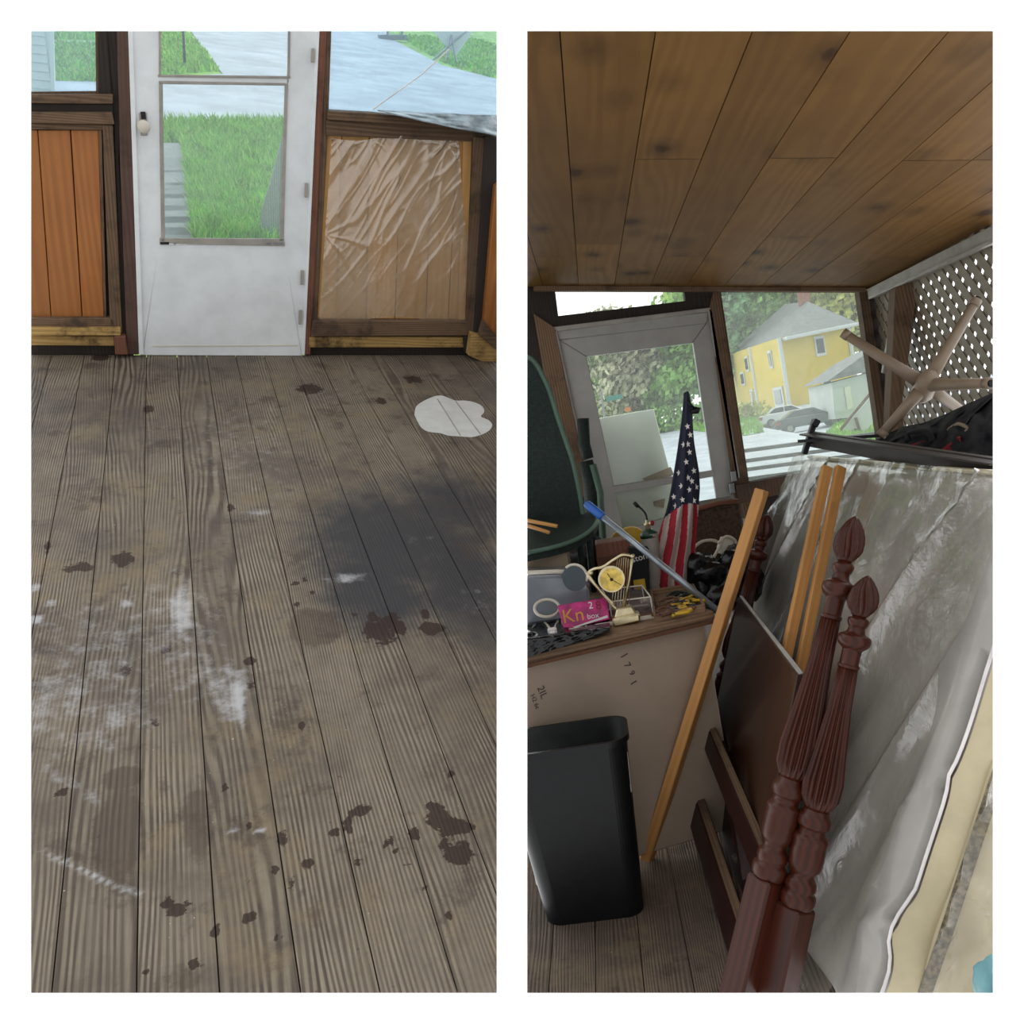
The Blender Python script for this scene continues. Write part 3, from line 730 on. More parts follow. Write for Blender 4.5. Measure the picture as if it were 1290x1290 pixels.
b = MB(); b.tube([RR.at(734.5, 527, Y=4.4), RR.at(736, 560, Y=4.4), RR.at(741, 578, Y=4.4)], [.030, .030, .028], 12); b.build('roll', M['green_dark'], t, smooth=True)
b = MB(); b.tube([RR.at(738, 581, Y=4.4), RR.at(745, 610, Y=4.4), RR.at(752, 700, Y=4.4)], [.036, .042, .045], 12); b.build('sleeve', M['green_dark'], t, smooth=True)
b = MB(); b.tube([RR.at(747, 585, Y=4.36), RR.at(756, 620, Y=4.36), RR.at(760, 690, Y=4.36)], .018, 8); b.build('strap', M['green_rim'], t, smooth=True)
b = MB(); p = RR.at(732, 722, Y=3.9); b.blob(p, (.10, .08, .11), 3, jit=.3); b.blob(RR.at(748, 705, Y=3.9), (.07, .07, .12), 3, jit=.4)
tag(b.build('dark_bundle', M['black_cloth'], smooth=True), 'dark cloth bundle between the beige carton and the brown box', 'bundle')

# brown box with old labels
t = thing('brown_box', 'small brown wooden box behind the harp-shaped clock', 'box', onb(772, 748))
yb_ = 3.62
b = MB(); b.prism([RR.at(x, y, Y=yb_) for x, y in ((750, 686), (793, 679), (797, 742), (757, 750))], (0, .16, 0)); b.build('case', M['wood_red'], t, bevel=.003)
b = MB(); b.prism([RR.at(x, y, Y=yb_ - .002) for x, y in ((751, 703), (780, 698), (782, 707), (753, 712))], (0, .003, 0)); b.build('label', M['brown_card'], t)
# dark packet lettered stone
t = thing('dark_packet', 'dark packet with white lettering leaning left of the flag', 'packet', onb(808, 745))
yp = 3.58
q = [RR.at(x, y, Y=yp) for x, y in ((792, 690), (817, 690), (819, 742), (796, 744))]
b = MB(); b.prism(q, (0, .06, 0)); b.build('pack', M['black_cloth'], t, bevel=.003)
b = MB(); b.text('stone', RR.at(808, 702, Y=yp) + V((0, -.001, 0)), (1, 0, .12), (0, 0, 1), .036); b.build('lettering', M['white_ink'], t, fill=False)
b = MB(); b.prism([RR.at(x, y, Y=yp - .002) for x, y in ((798, 731), (812, 729), (814, 742), (799, 743))], (0, .003, 0)); b.build('yellow_patch', M['yellow'], t)
# yellow tape roll
t = thing('tape_roll', 'round yellow roll with a white core behind the blue-handled pole', 'roll', RR.at(797, 684, Y=3.9))
c = RR.at(796, 683, Y=3.85)
b = MB(); b.lathe(c, c + V((0, .05, 0)), [(0, .018), (0, 19 * c.y / F), (1, 19 * c.y / F), (1, .018), (0, .018)], 36, up=(0, 0, 1)); b.build('tape', M['yellow'], t, bevel=.002)
b = MB(); b.lathe(c + V((0, -.003, 0)), c + V((0, .053, 0)), [(0, .001), (0, .019), (1, .019), (1, .001)], 24, up=(0, 0, 1)); b.build('core', M['white_ink'], t)
b = MB(); p = onb(797, 745); b.box((p.x - .05, 3.83, BT), (p.x + .05, 3.95, c.z - 19 * c.y / F)); tag(b.build('small_carton', M['brown_card'], bevel=.003), 'brown carton hidden behind the dark packet, under the yellow roll', 'carton')
b = MB(); c2 = RR.at(781, 681, Y=3.8); b.lathe(c2, c2 + V((0, .04, 0)), [(0, .001), (0, 11 * 3.8 / F), (1, 11 * 3.8 / F), (1, .001)], 28, up=(0, 0, 1)); tag(b.build('smaller_roll', plain('dull yellow', (140, 112, 36), .6)), 'smaller dull yellow roll left of the yellow tape roll', 'roll')

# propane torch
t = thing('propane_torch', 'propane torch with green-topped cylinder and bent nozzle beside the flag', 'torch', onb(818, 745))
yt = 3.70; k = yt / F
def TT(x, y): return RR.at(x, y, Y=yt)
b = MB(); b.lathe(TT(825, 745), TT(818, 672), [(0, .02), (0, 11 * k), (1, 11 * k), (1, .01)], 20); b.build('cylinder', M['white_trim'], t, smooth=False)
b = MB(); b.lathe(TT(818, 677), TT(816.5, 666), [(0, 11.3 * k), (.5, 11 * k), (.8, 7 * k), (1, 4 * k), (1, .001)], 20); b.build('cap', M['green_tank'], t, smooth=True)
b = MB(); b.lathe(TT(816.5, 668), TT(815, 655), [(0, 3 * k), (.5, 4 * k), (.6, 2.2 * k), (1, 2.2 * k), (1, .0005)], 12); b.beam(TT(811, 660.5), TT(821, 658.5), .009, .009); b.build('valve', M['brass'], t)
b = MB(); b.blob(TT(821.5, 659), (.010, .008, .012), 2); b.build('knob', M['red_cloth'], t, smooth=True)
b = MB(); b.tube(spline([TT(815, 656), TT(813.5, 648), TT(809, 642), TT(803, 637)], 5), .0045, 8); b.build('nozzle_tube', M['dark_metal'], t, smooth=True)
b = MB(); b.tube([TT(804, 638.5), TT(798.5, 633)], .0085, 10); b.build('nozzle', M['dark_metal'], t, smooth=True)

# the flag, furled
Lf = [(497, 862), (515, 860.5), (540, 857.5), (580, 851), (610, 846), (640, 840), (660, 833), (690, 825), (715, 818), (743, 812)]
Rf = [(497, 869), (515, 872), (540, 873), (560, 875), (595, 881), (615, 882), (650, 879.5), (690, 876), (720, 873), (743, 870)]
def flagpt(u, v, off=0):
    y = 497 + (743 - 497) * v; xl = interp(Lf, y); xr = interp(Rf, y)
    x = xl + (xr - xl) * u; p = RR.at(x, y - 4 * math.sin(u * 3.14), Y=3.72)
    p.y -= (.05 * math.sin(u * math.pi) + (.006 + .012 * v) * math.sin(u * 17 + 1.5)) * (.3 + v) + off
    return p
def flagm(u, v):
    y = 497 + (743 - 497) * v
    edge = interp([(0, 652), (.45, 637), (1, 635)], u)
    if y < edge: return 0
    k = u * 6.2 + (1 - (y - 635) / 108) * 1.2 - .2 * math.sin((y - 635) / 20)
    return 1 if int(k) % 2 == 0 else 2
t = thing('flag', 'furled American flag standing upright in front of the glass door', 'flag', onb(842, 742))
b = MB(); b.grid(flagpt, 70, 120, mi=flagm)
b.grid(lambda u, v: flagpt(1 - u, v) + V((0, .05 + .16 * math.sin(u * 3.14) * (.3 + v) * .5, 0)) * (1 if 0 < u < 1 else 0), 12, 20, mi=lambda u, v: 0 if v < .57 else 2)
random.seed(11)
stars = [(.5, .18), (.3, .27), (.62, .31), (.45, .36), (.75, .40), (.2, .41), (.55, .44), (.85, .48), (.32, .48), (.62, .50), (.42, .55), (.8, .55), (.15, .53), (.55, .27), (.7, .22), (.25, .58), (.68, .455)]
for u, v in stars:
    c = flagpt(u, v, .003); r = .0145; base = []
    for i in range(10):
        a = math.pi / 2 + i * math.pi / 5; rr = r if i % 2 == 0 else r * .42
        base.append(c + V((math.cos(a) * rr * .8, -.002, math.sin(a) * rr)))
    b.face(base[::-1], mi=3)
b.build('cloth', [M['flag_blue'], M['flag_red'], M['white_cloth'], M['white_ink']], t, smooth=True, fill=False, merge=False)
b = MB(); b.tube([onb(846, 742, BT) + V((0, .22, 0)), RR.at(865, 500, Y=3.77)], .006, 8); b.build('pole', M['wood_dark'], t, smooth=True)
b = MB(); b.blob(RR.at(876, 517, Y=3.7), (.022, .012, .014), 2, jit=.5); b.tube([RR.at(866, 505, Y=3.7), RR.at(874, 514, Y=3.7)], .006, 6); b.build('tie', M['dark_metal'], t, smooth=True)

# pole with blue grip
t = thing('mop_pole', 'long grey metal pole with a blue grip slanting across the bench', 'pole', RR.at(905, 772, Y=3.25))
pa, pb = RR.at(738, 634, Y=3.45), RR.at(912, 776, Y=3.16); gm = pa.lerp(pb, .135)
b = MB(); b.tube([gm, pb], .0125, 14); b.build('shaft', plain('grey metal tube', (150, 158, 166), .28, .6), t, smooth=True)
b = MB(); b.tube([pa, pa.lerp(gm, .08), pa.lerp(gm, .9), gm], [.013, .017, .018, .014], 16); b.build('grip', M['blue_grip'], t, smooth=True)

# stuff right of the flag: brown basket, cord, black bag
t = thing('woven_basket', 'tall brown woven basket between the flag and the pine board', 'basket', RR.at(905, 735, Y=4.0))
b = MB(); q = [RR.at(x, y, Y=4.05) for x, y in ((873, 640), (932, 630), (948, 730), (874, 745))]; b.prism(q, (0, .3, 0)); b.build('body', plain('brown wicker', (84, 64, 48), .8, var=.3, scale=60, bump=.8, bscale=150), t, bevel=.01)
b = MB(); b.tube([RR.at(878, 641, Y=4.03), RR.at(905, 634, Y=4.03), RR.at(930, 631, Y=4.03)], .012, 8); b.build('rim', M['wood_red'], t, smooth=True)
t = thing('white_cable', 'white cable coil hung over the woven basket beside the flag', 'cable', RR.at(905, 690, Y=3.9))
for pts in ([(874, 690), (885, 682), (900, 681), (910, 688), (915, 698)], [(873, 717), (882, 706), (895, 712), (915, 708), (930, 700)], [(876, 714), (890, 716), (910, 713), (928, 706)], [(895, 710), (902, 697), (908, 686)], [(905, 684), (915, 676), (926, 681), (928, 695)], [(904, 706), (913, 702), (920, 694), (917, 685), (911, 682)]):
    b = MB(); b.tube(spline([RR.at(x, y, Y=3.86 + .02 * i) for i, (x, y) in enumerate(pts)], 6), .007, 8); b.build('loop', M['cream_white'], t, smooth=True)
b = MB(); b.blob(RR.at(915, 688, Y=3.92), (.04, .03, .05), 2, jit=.4); b.build('plug_block', M['cream_white'], t, smooth=True)
b = MB(); b.blob(RR.at(903, 738, Y=3.8), (.15, .12, .11), 4, jit=.45); b.blob(RR.at(880, 730, Y=3.78), (.09, .09, .12), 3, jit=.5); b.blob(RR.at(930, 722, Y=3.85), (.1, .1, .12), 3, jit=.5)
tag(b.build('garbage_bag', M['black_bagm'], smooth=True), 'black garbage bag slumped behind the pine board and right of the flag', 'bag')

# pine two by four
t = MB(); pa, pb = RR.at(960, 617, Y=3.03), RR.at(815, 1080, Y=2.93)
pb = RR.at(815, 1082, Z=.01)
ax = (pb - pa).normalized()
b = MB(); b.beam(pa, pb, .036, .058, up=ax.cross(V((.92, -.35, .2)))); tag(b.build('pine_stud', M['pine_new'], bevel=.003), 'long yellow pine stud leaning in front of the bench corner', 'lumber')
for (xa, ya, xb, yb2), lab in (((1042, 588, 955, 990), 'left pine strip of the two leaning side by side on the grey mattress'), ((1059, 588, 979, 990), 'right pine strip of the two leaning side by side on the grey mattress')):
    b = MB(); pa, pb = RR.at(xa, ya, Y=3.12), RR.at(xb, yb2, Y=2.72); b.beam(pa, pb, .036, .02, up=(.35, -1, .1)); tag(b.build('pine_strip', M['pine_new'], bevel=.002), lab, 'lumber', 'pine strips on the mattress')

# mattress leaning on the right wall, wrapped
def Mx(Y, k, out=0):
    """point on the leaning face: Y depth, k 0 (floor) .. 1 (top)"""
    bot = RR.at(1080, 1330, Z=0).x; bfar = bot - .02; 
    top = RR.at(1010, 576, Y=4.1)
    xb = bot + (Y - 2.0) * -.03; xt = top.x + (4.1 - Y) * .0
    zt = 1.245
    return V((xb + (xt - xb) * k + out, Y, zt * k))
top = RR.at(1010, 576, Y=4.1)
def mface(u, v):
    Y = 4.1 - (4.1 - 2.0) * u; k = v; n = 0
    p = Mx(Y, k)
    c_ = u - v * .3; a_ = v + u * .3; low = max(0, min(1, (.75 - v) * 2))
    f = .030 * max(0, 1 - abs(noise.noise(V((c_ * 6, a_ * 1.3, 2)))) * 4) ** 2 * low + .014 * max(0, 1 - abs(noise.noise(V((c_ * 12, a_ * 2, 7)))) * 4) ** 2 * low
    f += .02 * noise.noise(V((u * 2.5, v * 2, 5))) + .006 * noise.noise(V((u * 14, v * 9, 1))) * (1 if v > .8 else .2)
    edge = min(u, 1 - u, v * 2, (1 - v)) ; r = max(0, 1 - edge / .03)
    p += V((-1, 0, .45)).normalized() * (f - .035 * r * r)
    return p
def mattress(name, label, face, nback, mats, y0, y1, extra=None):
    t = thing(name, label, 'mattress', face(.5, 0))
    b = MB(); nu, nv = 90, 60
    b.grid(face, nu, nv); n = V(nback)
    B = lambda u, v: face(u, v) + n
    # rounded sides joining front and back
    def side(fa, n_=90):
        def g(u, w):
            p = face(*fa(u)); q = B(*fa(u)); m = p.lerp(q, w); out = (V(face(*fa(u))) - V(face(.5, .5))); return m + out.normalized() * .02 * math.sin(w * math.pi)
        b.grid(g, n_, 8)
    side(lambda u: (u, 1)); side(lambda u: (1, u), 60); side(lambda u: (0, u), 60); side(lambda u: (u, 0)); b.grid(B, 8, 8)
    b.build('body', mats, t, smooth=True, fill=False)
    return t
mt = mattress('mattress', 'grey wrapped mattress leaning on the lattice wall behind the bedposts', mface, V((.10, 0, -.04)), M['mattress'], 2.2, 4.1)
b = MB(); b.grid(lambda u, v: Mx(4.1 - 2.1 * u, v * 1.0, 0) + V((-1, 0, .45)).normalized() * (.05 * (1 - v) ** 3 + .040 + .03 * max(0, 1 - abs(noise.noise(V(((u - v * .3) * 5, v * 1.2, 9)))) * 4) ** 2 + .010 * noise.noise(V((u * 26, v * 22, 2))) * max(0, v - .75) * 4 + .01 * noise.noise(V((u * 6, v * 5, 3)))), 110, 80); b.build('plastic_wrap', M['plastic_wrap'], mt, smooth=True, fill=False)
b = MB(); b.tube([mface(1, v / 40) + V((-.014, -.034, .010)) for v in range(1, 41)], .004, 8); b.build('piping', M['white_ink'], mt, smooth=True)  # near-edge piping, coloured white to paint in the highlight there
b = MB(); b.tube([mface(u / 20, 1) + V((0, 0, .008)) for u in range(0, 21)], .008, 8); b.build('piping', M['cream'], mt, smooth=True)
# cream side strip of the first mattress and second cream mattress behind
def m2(u, v):
    x = .19 + .16 * u; p = Mx(2.05 - .0 * u, v); p = Mx(1.99, v * 1.02) + V((.095 + 1.05 * u, -.03 - .12 * u, 0))
    p += V((-.3, -1, .2)).normalized() * (.012 * noise.noise(V((u * 5, v * 7, 2))) + .02 * noise.noise(V((u * 2, v * 3, 8))))
    return p
t2 = thing('box_spring', 'cream box spring in clear wrap standing nearest on the right', 'box spring', m2(.3, 0))
b = MB(); b.grid(m2, 30, 60); b.grid(lambda u, v: m2(u, 1) + V((.0, .25 * v, .0)), 30, 4); b.grid(lambda u, v: m2(0, u) + V((0, .25 * v, 0)), 60, 4); b.grid(lambda u, v: m2(1, u) + V((0, .25 * v, 0)), 60, 4); b.grid(lambda u, v: m2(u, v) + V((0, .25, 0)), 4, 4)
b.build('body', M['cream'], t2, smooth=True, fill=False)
b = MB(); b.grid(lambda u, v: m2(.0 + u * .03, v) + V((0, -.006, 0)), 6, 60); b.build('side_band', M['fabric_band'], t2, smooth=True, fill=False)
b = MB(); b.grid(lambda u, v: m2(u, v) + V((-.3, -1, .2)).normalized() * (.02 + .07 * max(0, 1 - abs(noise.noise(V((u * 9 + v * 4, v * 5, 4)))) * 4) ** 2 + .012 * noise.noise(V((u * 26, v * 20, 4)))), 60, 90); b.build('plastic_wrap', M['plastic_wrap'], t2, smooth=True, fill=False)
b = MB(); b.blob(RR.at(1252, 1262, Y=1.72), (.035, .05, .09), 3, jit=.3); tag(b.build('teal_cloth', M['teal'], smooth=True), 'bit of teal cloth at the foot of the cream box spring', 'cloth')
# cream end of the mattress (its near side)
b = MB(); b.grid(lambda u, v: mface(1, v) + V((-.006 + .11 * u, -.030 - .008 * math.sin(u * 3.1), 0)), 10, 60); b.build('end_panel', M['cream'], mt, smooth=True, fill=False)

# bedposts
profA = [(0, .002), (.004, .006), (.02, .022), (.05, .034), (.075, .036), (.10, .026), (.115, .020), (.122, .030), (.130, .033), (.136, .024), (.142, .024), (.150, .036), (.158, .038), (.166, .030), (.172, .024), (.18, .0235), (.218, .0235), (.222, .027), (.228, .027), (.232, .0245)]
def bedpost(parent, tip, sq0, foot, top_scale=1.0):
    """turned post from its carved tip down a fluted shaft to a square leg"""
    ax = (foot - tip).normalized(); Lx = (foot - tip).length
    # finial
    k = top_scale; m = M['mahog']
    def T_(t): return tip + (foot - tip) * t
    Lf_ = .092
    b = MB(); b.lathe(T_(0), T_(Lf_), [(0, .001), (.04, .008 * k), (.15, .020 * k), (.35, .033 * k), (.55, .038 * k), (.75, .036 * k), (.92, .024 * k), (1, .016 * k)], 72, flute=(.06, .95, 8, .32), twist=5, dense=4); b.build('finial', m, parent, smooth=True)
    b = MB(); b.lathe(T_(Lf_), T_(.205), [(0, .016 * k), (.06, .026 * k), (.16, .024 * k), (.22, .020 * k), (.32, .024 * k), (.38, .038 * k), (.50, .040 * k), (.58, .034 * k), (.64, .025 * k), (.70, .0235 * k), (.92, .0235 * k), (.94, .027 * k), (1, .026 * k)], 32, dense=3); b.build('neck', m, parent, smooth=True)
    b = MB(); b.lathe(T_(.205), T_(.52), [(0, .024 * k), (.3, .030 * k), (.6, .041 * k), (.8, .050 * k), (.92, .048 * k), (.98, .036 * k), (1, .03 * k)], 120, flute=(.01, .985, 18, .26)); b.build('fluted_shaft', m, parent, smooth=True)
    b = MB(); b.lathe(T_(.52), T_(sq0), [(0, .03 * k), (.04, .034 * k), (.09, .041 * k), (.16, .041 * k), (.2, .034 * k), (.24, .034 * k), (.29, .044 * k), (.36, .042 * k), (.42, .043 * k), (.58, .041 * k), (.66, .030 * k), (.70, .030 * k), (.74, .037 * k), (.80, .039 * k), (.84, .036 * k), (.88, .043 * k), (.95, .043 * k), (1, .038 * k)], 32, dense=3); b.build('vase_turning', m, parent, smooth=True)
    b = MB(); b.beam(T_(sq0) , foot, .074 * k, .074 * k, up=ax.cross(V((.8, .6, 0))) ); b.build('square_leg', m, parent, bevel=.006)
def floor_on(px, py): return RR.at(px, py, Z=0)
tipA = RR.at(1078, 650, Y=2.28); footA = floor_on(922, 1290)
head = thing('headboard', 'dark mahogany headboard with the taller carved bedpost, leaning on edge', 'headboard', footA)
bedpost(head, tipA, .715, footA, 1.0)
axA = footA - tipA
tipF = RR.at(967, 648, Y=3.62); footF = tipF + axA * ((tipF.z) / (-axA.z)); 
bedpost(head, tipF, .715, footF, 1.0)
def onpost(t, far): return (tipF + (footF - tipF) * t) if far else (tipA + axA * t)
b = MB()
cn = [RR.at(930, 752, Y=3.45), RR.at(1004, 850, Y=2.42), RR.at(960, 1075, Y=2.36), RR.at(893, 935, Y=3.45)]
b.prism(cn, V((.022, .006, 0))); b.build('panel', M['mahog_panel'], head, bevel=.003)
b = MB(); b.prism([RR.at(893, 905, Y=3.5), RR.at(965, 1060, Y=2.5), RR.at(955, 1180, Y=2.45), RR.at(885, 990, Y=3.5)], V((.022, .006, 0))); b.build('dark_backing', M['mahog_rail'], head, bevel=.003)  # dark board added behind the rails, standing in for darkness in the gaps
b = MB(); b.beam(cn[0] + V((.01, 0, .002)), cn[1] + V((.01, 0, .002)), .010, .005); b.build('panel_edge', M['white_trim'], head, bevel=.001)
for (a_, q_, h_, w_) in (((878, 885), (962, 1085), .07, .03), ((862, 965), (935, 1190), .09, .035)):
    b = MB(); p1 = RR.at(*a_, Y=3.3); p2 = RR.at(*q_, Y=2.3); dn = axA.normalized() * h_
    b.prism([p1, p2, p2 + dn, p1 + dn], V((w_, 0, .004))); b.build('rail', M['mahog_rail'], head, bevel=.004)
    b = MB(); b.beam(p1 + V((w_ / 2, 0, .003)), p2 + V((w_ / 2, 0, .003)), w_ * .7, .004); b.build('rail_edge', M['wood_old'], head)
tipB = RR.at(1094, 725, Y=2.2); footB = floor_on(970, 1290)
head2 = head
foot = thing('bedpost', 'shorter carved mahogany bedpost standing right against the taller one', 'bedpost', footB)
bedpost(foot, tipB, .735, footB, .98)
b = MB(); q = [RR.at(890, 905, Y=3.2), RR.at(905, 905, Y=3.2), RR.at(960, 1100, Y=2.5), RR.at(935, 1110, Y=2.5)]
b.prism(q, (.01, .03, 0)); b.build('slat', M['mahog_rail'], head, bevel=.002)

# waste bin
def binring(c, w, d, z, rr=.05, n=12, bow=.03):
    """rounded rectangle, front bowed"""
    pts = []
    for cxs, cys, a0 in ((1, 1, 0), (-1, 1, 90), (-1, -1, 180), (1, -1, 270)):
        for i in range(n):
            a = math.radians(a0 + 90 * i / (n - 1)); pts.append(V((cxs * (w / 2 - rr) + rr * math.cos(a), cys * (d / 2 - rr) + rr * math.sin(a), z)))
    out = []
    for p in pts:
        if p.y < 0: p.y -= bow * (1 - (p.x / (w / 2)) ** 2)
        out.append(V((c.x, c.y, 0)) + p)
    return out
bc = RR.at(742, 1160, Z=0); binr = thing('waste_bin', 'tall black plastic waste bin standing in front of the beige bench', 'waste bin', bc)
cbt = V((bc.x + .02, bc.y + .10, 0)); ctp = V((bc.x + .015, 2.70, 0)); Hb = .59
R0 = binring(cbt, .315, .2, 0, .05, bow=.015); R1 = binring(ctp, .40, .225, Hb - .02, .06); R2 = binring(ctp, .416, .24, Hb - .018, .065); R3 = binring(ctp, .416, .24, Hb, .065); R4 = binring(ctp, .392, .216, Hb, .055); R5 = binring(cbt, .3, .185, .012, .045, bow=.015)
b = MB(); b.rings([R0, R1, R2, R3, R4], 0, cap=False); b.f.append(tuple(range(48))[::-1]); b.m.append(0); b.uv.append([(0, 0)] * 48); b.tint.append(.5)
b.rings([R4, R5], 1, cap=False); n0 = len(b.v) - 48; b.f.append(tuple(range(n0, n0 + 48))); b.m.append(1); b.uv.append([(0, 0)] * 48); b.tint.append(.5)
b.build('bin_shell', [M['black_plastic'], M['black_in']], binr, smooth=False, fill=False)
def corner(an, z, o=.002):
    k = z / Hb; c_ = cbt.lerp(ctp, k); w_ = .315 + (.40 - .315) * k; d_ = .2 + (.225 - .2) * k; r_ = .05 + .01 * k; an = math.radians(an)
    return V((c_.x + w_ / 2 - r_ + math.cos(an) * (r_ + o), c_.y - d_ / 2 + r_ + math.sin(an) * (r_ + o), z))
b = MB(); b.grid(lambda u, v: corner(-52 + 34 * u, .40 + .13 * v), 8, 4); b.build('sticker', M['cream_white'], binr, smooth=True, fill=False)
b = MB(); b.grid(lambda u, v: corner(-42 + 16 * u, .43 + .07 * v, .003), 5, 3); b.build('sticker_print', M['dark_metal'], binr, smooth=True, fill=False)

# things on top of the mattress: dark steel beam, black bag, star base
t = thing('bed_rail', 'dark metal bed rail lying across the top of the mattress', 'bed rail', RR.at(1120, 570, Y=3.2))
pa, pb = RR.at(1022, 553, Y=3.6), RR.at(1270, 594, Y=2.3)
b = MB(); b.beam(pa, pb, .02, .062); b.beam(pa + V((-.02, 0, .025)), pb + V((-.02, 0, .025)), .05, .006); b.build('rail', M['dark_metal'] if 0 else plain('dark brown steel', (52, 46, 42), .5, .2), t, bevel=.002)
b = MB(); b.beam(RR.at(1027, 528, Y=3.58), RR.at(1013, 572, Y=3.58), .035, .02); b.beam(RR.at(1024, 531, Y=3.55), RR.at(1031, 535, Y=3.55), .03, .03); b.build('hook_plate', M['dark_metal'], t, bevel=.003)
b = MB(); b.beam(RR.at(1005, 556, Y=3.5), RR.at(1120, 548, Y=3.4), .01, .012); b.build('side_bar', M['dark_metal'], t)
t = thing('duffel_bag', 'black cloth bag with red lining slumped on top of the mattress', 'bag', RR.at(1185, 570, Y=3.0))
def bagpt(u, v):
    x = 1106 + 160 * u; yt_ = interp([(1106, 572), (1118, 552), (1135, 538), (1165, 532), (1190, 522), (1220, 508), (1266, 488)], x); yb2 = interp([(1106, 575), (1266, 612)], x)
    y = yt_ + (yb2 - yt_) * v; Y = 3.45 - .75 * u - .18 * math.sin(v * math.pi) * min(1, u * 5) + .06 * noise.noise(V((u * 7, v * 4, 1))) + .03 * noise.noise(V((u * 16, v * 9, 1)))
    return RR.at(x, y, Y=Y)
b = MB(); b.grid(bagpt, 60, 30); b.grid(lambda u, v: bagpt(u, v) + V((0, .28 * math.sin(v * 3.14159), 0)), 30, 10); b.build('body', M['black_cloth'], t, smooth=True, fill=False)
b = MB(); b.prism([bagpt(.47, .62) + V((0, -.03, 0)), bagpt(.62, .40) + V((0, -.03, 0)), bagpt(.64, .78) + V((0, -.03, 0)), bagpt(.52, .74) + V((0, -.03, 0))], (0, .02, 0)); b.build('red_lining', M['red_cloth'], t, bevel=.004); b = MB(); b.prism([bagpt(.2, .55) + V((0, -.03, 0)), bagpt(.36, .4) + V((0, -.03, 0)), bagpt(.36, .72) + V((0, -.03, 0)), bagpt(.22, .78) + V((0, -.03, 0))], (0, .02, 0)); b.build('red_lining', M['red_cloth'], t, bevel=.004)
b = MB(); b.tube(spline([bagpt(.52, .28) + V((0, -.03, 0)), bagpt(.6, .22) + V((0, -.03, 0)), bagpt(.68, .33) + V((0, -.03, 0)), bagpt(.66, .36) + V((0, -.03, 0))], 5), .006, 8); b.build('strap', M['tan_leg'], t, smooth=True)
b = MB(); b.tube(spline([bagpt(.2, .4) + V((0, -.04, 0)), bagpt(.22, .2) + V((0, -.04, 0)), bagpt(.35, .2) + V((0, -.04, 0)), bagpt(.4, .45) + V((0, -.04, 0))], 6), .01, 8); b.build('handle', M['black_cloth'], t, smooth=True)
t = thing('star_base', 'upturned tan five-legged chair base in front of the lattice', 'chair base', RR.at(1166, 485, Y=3.15))
hub = RR.at(1166, 485, Y=3.15); s_ = 3.15 / F
ends = [(1063, 420, 3.25), (1230, 379, 3.2), (1247, 483, 2.85), (1110, 548, 3.2), (1215, 520, 3.3)]
for ex, ey, eY in ends:
    p = RR.at(ex, ey, Y=eY); d_ = (p - hub); b = MB(); b.tube([hub + d_ * .1, hub + d_ * .35, p], [8.5 * s_, 7 * s_, 5.6 * s_], 14); b.tube([p - d_.normalized() * .02, p + d_.normalized() * .004], 6.4 * s_, 14)
    b.build('leg', M['tan_leg'], t, smooth=True)
b = MB(); b.lathe(hub + V((.0, -.05, .03)), hub + V((0, .06, -.04)), [(0, .001), (0, 9 * s_), (.3, 13 * s_), (.8, 13 * s_), (1, 9 * s_), (1, .001)], 24, up=(0, 0, 1)); b.build('hub', M['tan_leg'], t, smooth=True)
for ex, ey, eY in ends[1:3]:
    p = RR.at(ex, ey, Y=eY); d_ = (p - hub).normalized(); b = MB(); b.tube([p, p + d_ * .012], .012, 12); b.build('foot_socket', M['dark_metal'], t)

# ---- debris on the right floor
# =================================================================== OUTSIDE, right
def gz(X, Y):
    z = -.55
    a = max(0, min(1, (Y - 8) / 37)); left = max(0, min(1, (12 - X) / 6)); left = left * left * (3 - 2 * left)
    z += 1.75 * a * a * left
    if Y > 63: z += min(1, (Y - 63) / 12) * 1.6 * (1 - left)
    return z
b = MB(); b.grid(lambda u, v: V(((-3 + 40 * u) * (5 + 115 * v * v) / 60, 5 + 115 * v * v, gz((-3 + 40 * u) * (5 + 115 * v * v) / 60, 5 + 115 * v * v))), 50, 90); struct(b.build('ground', M['road'], fill=False))
def hit(px, py):
    """first meeting of the view through a point with the outside ground"""
    r = RR.ray(px, py); r = r / r.y; y = 5.5
    while y < 110:
        p = EYE + r * y
        if p.z <= gz(p.x, p.y): return p
        y += .1
    return EYE + r * 110
def grasspatch(name, label, px, n, h, mats):
    P = [hit(*p) for p in px]; b = MB()
    b.face([p + V((0, 0, .03)) for p in P]); c = sum(P, V()) / len(P)
    for k in range(n):
        i = random.randrange(len(P)); a = P[i]; q = P[(i + 1) % len(P)]; s1, s2 = random.random(), random.random()
        if s1 + s2 > 1: s1, s2 = 1 - s1, 1 - s2
        p = c + (a - c) * s1 + (q - c) * s2; w = h * .15; l = V((random.uniform(-1, 1), random.uniform(-1, 1), 0)) * h * .3
        b.face([p + V((-w, 0, 0)), p + V((w, 0, 0)), p + V((0, 0, h)) + l])
    return tag(b.build(name, mats, fill=False, merge=False), label, 'grass', kind='stuff')
grasspatch('grass_verge', 'strip of green verge under the trees across the road', [(740, 553), (900, 533), (905, 537), (905, 546), (860, 541), (742, 560)], 900, .5, M['grass'])
grasspatch('grass_lawn', 'patch of bright green lawn right of the parked cars', [(1040, 548), (1060, 530), (1125, 520), (1130, 560), (1100, 556), (1060, 556)], 900, .3, M['grass'])
grasspatch('grass_bank', 'green bank left of the parked cars', [(915, 548), (920, 528), (955, 528), (962, 545), (940, 549)], 500, .4, M['grass'])
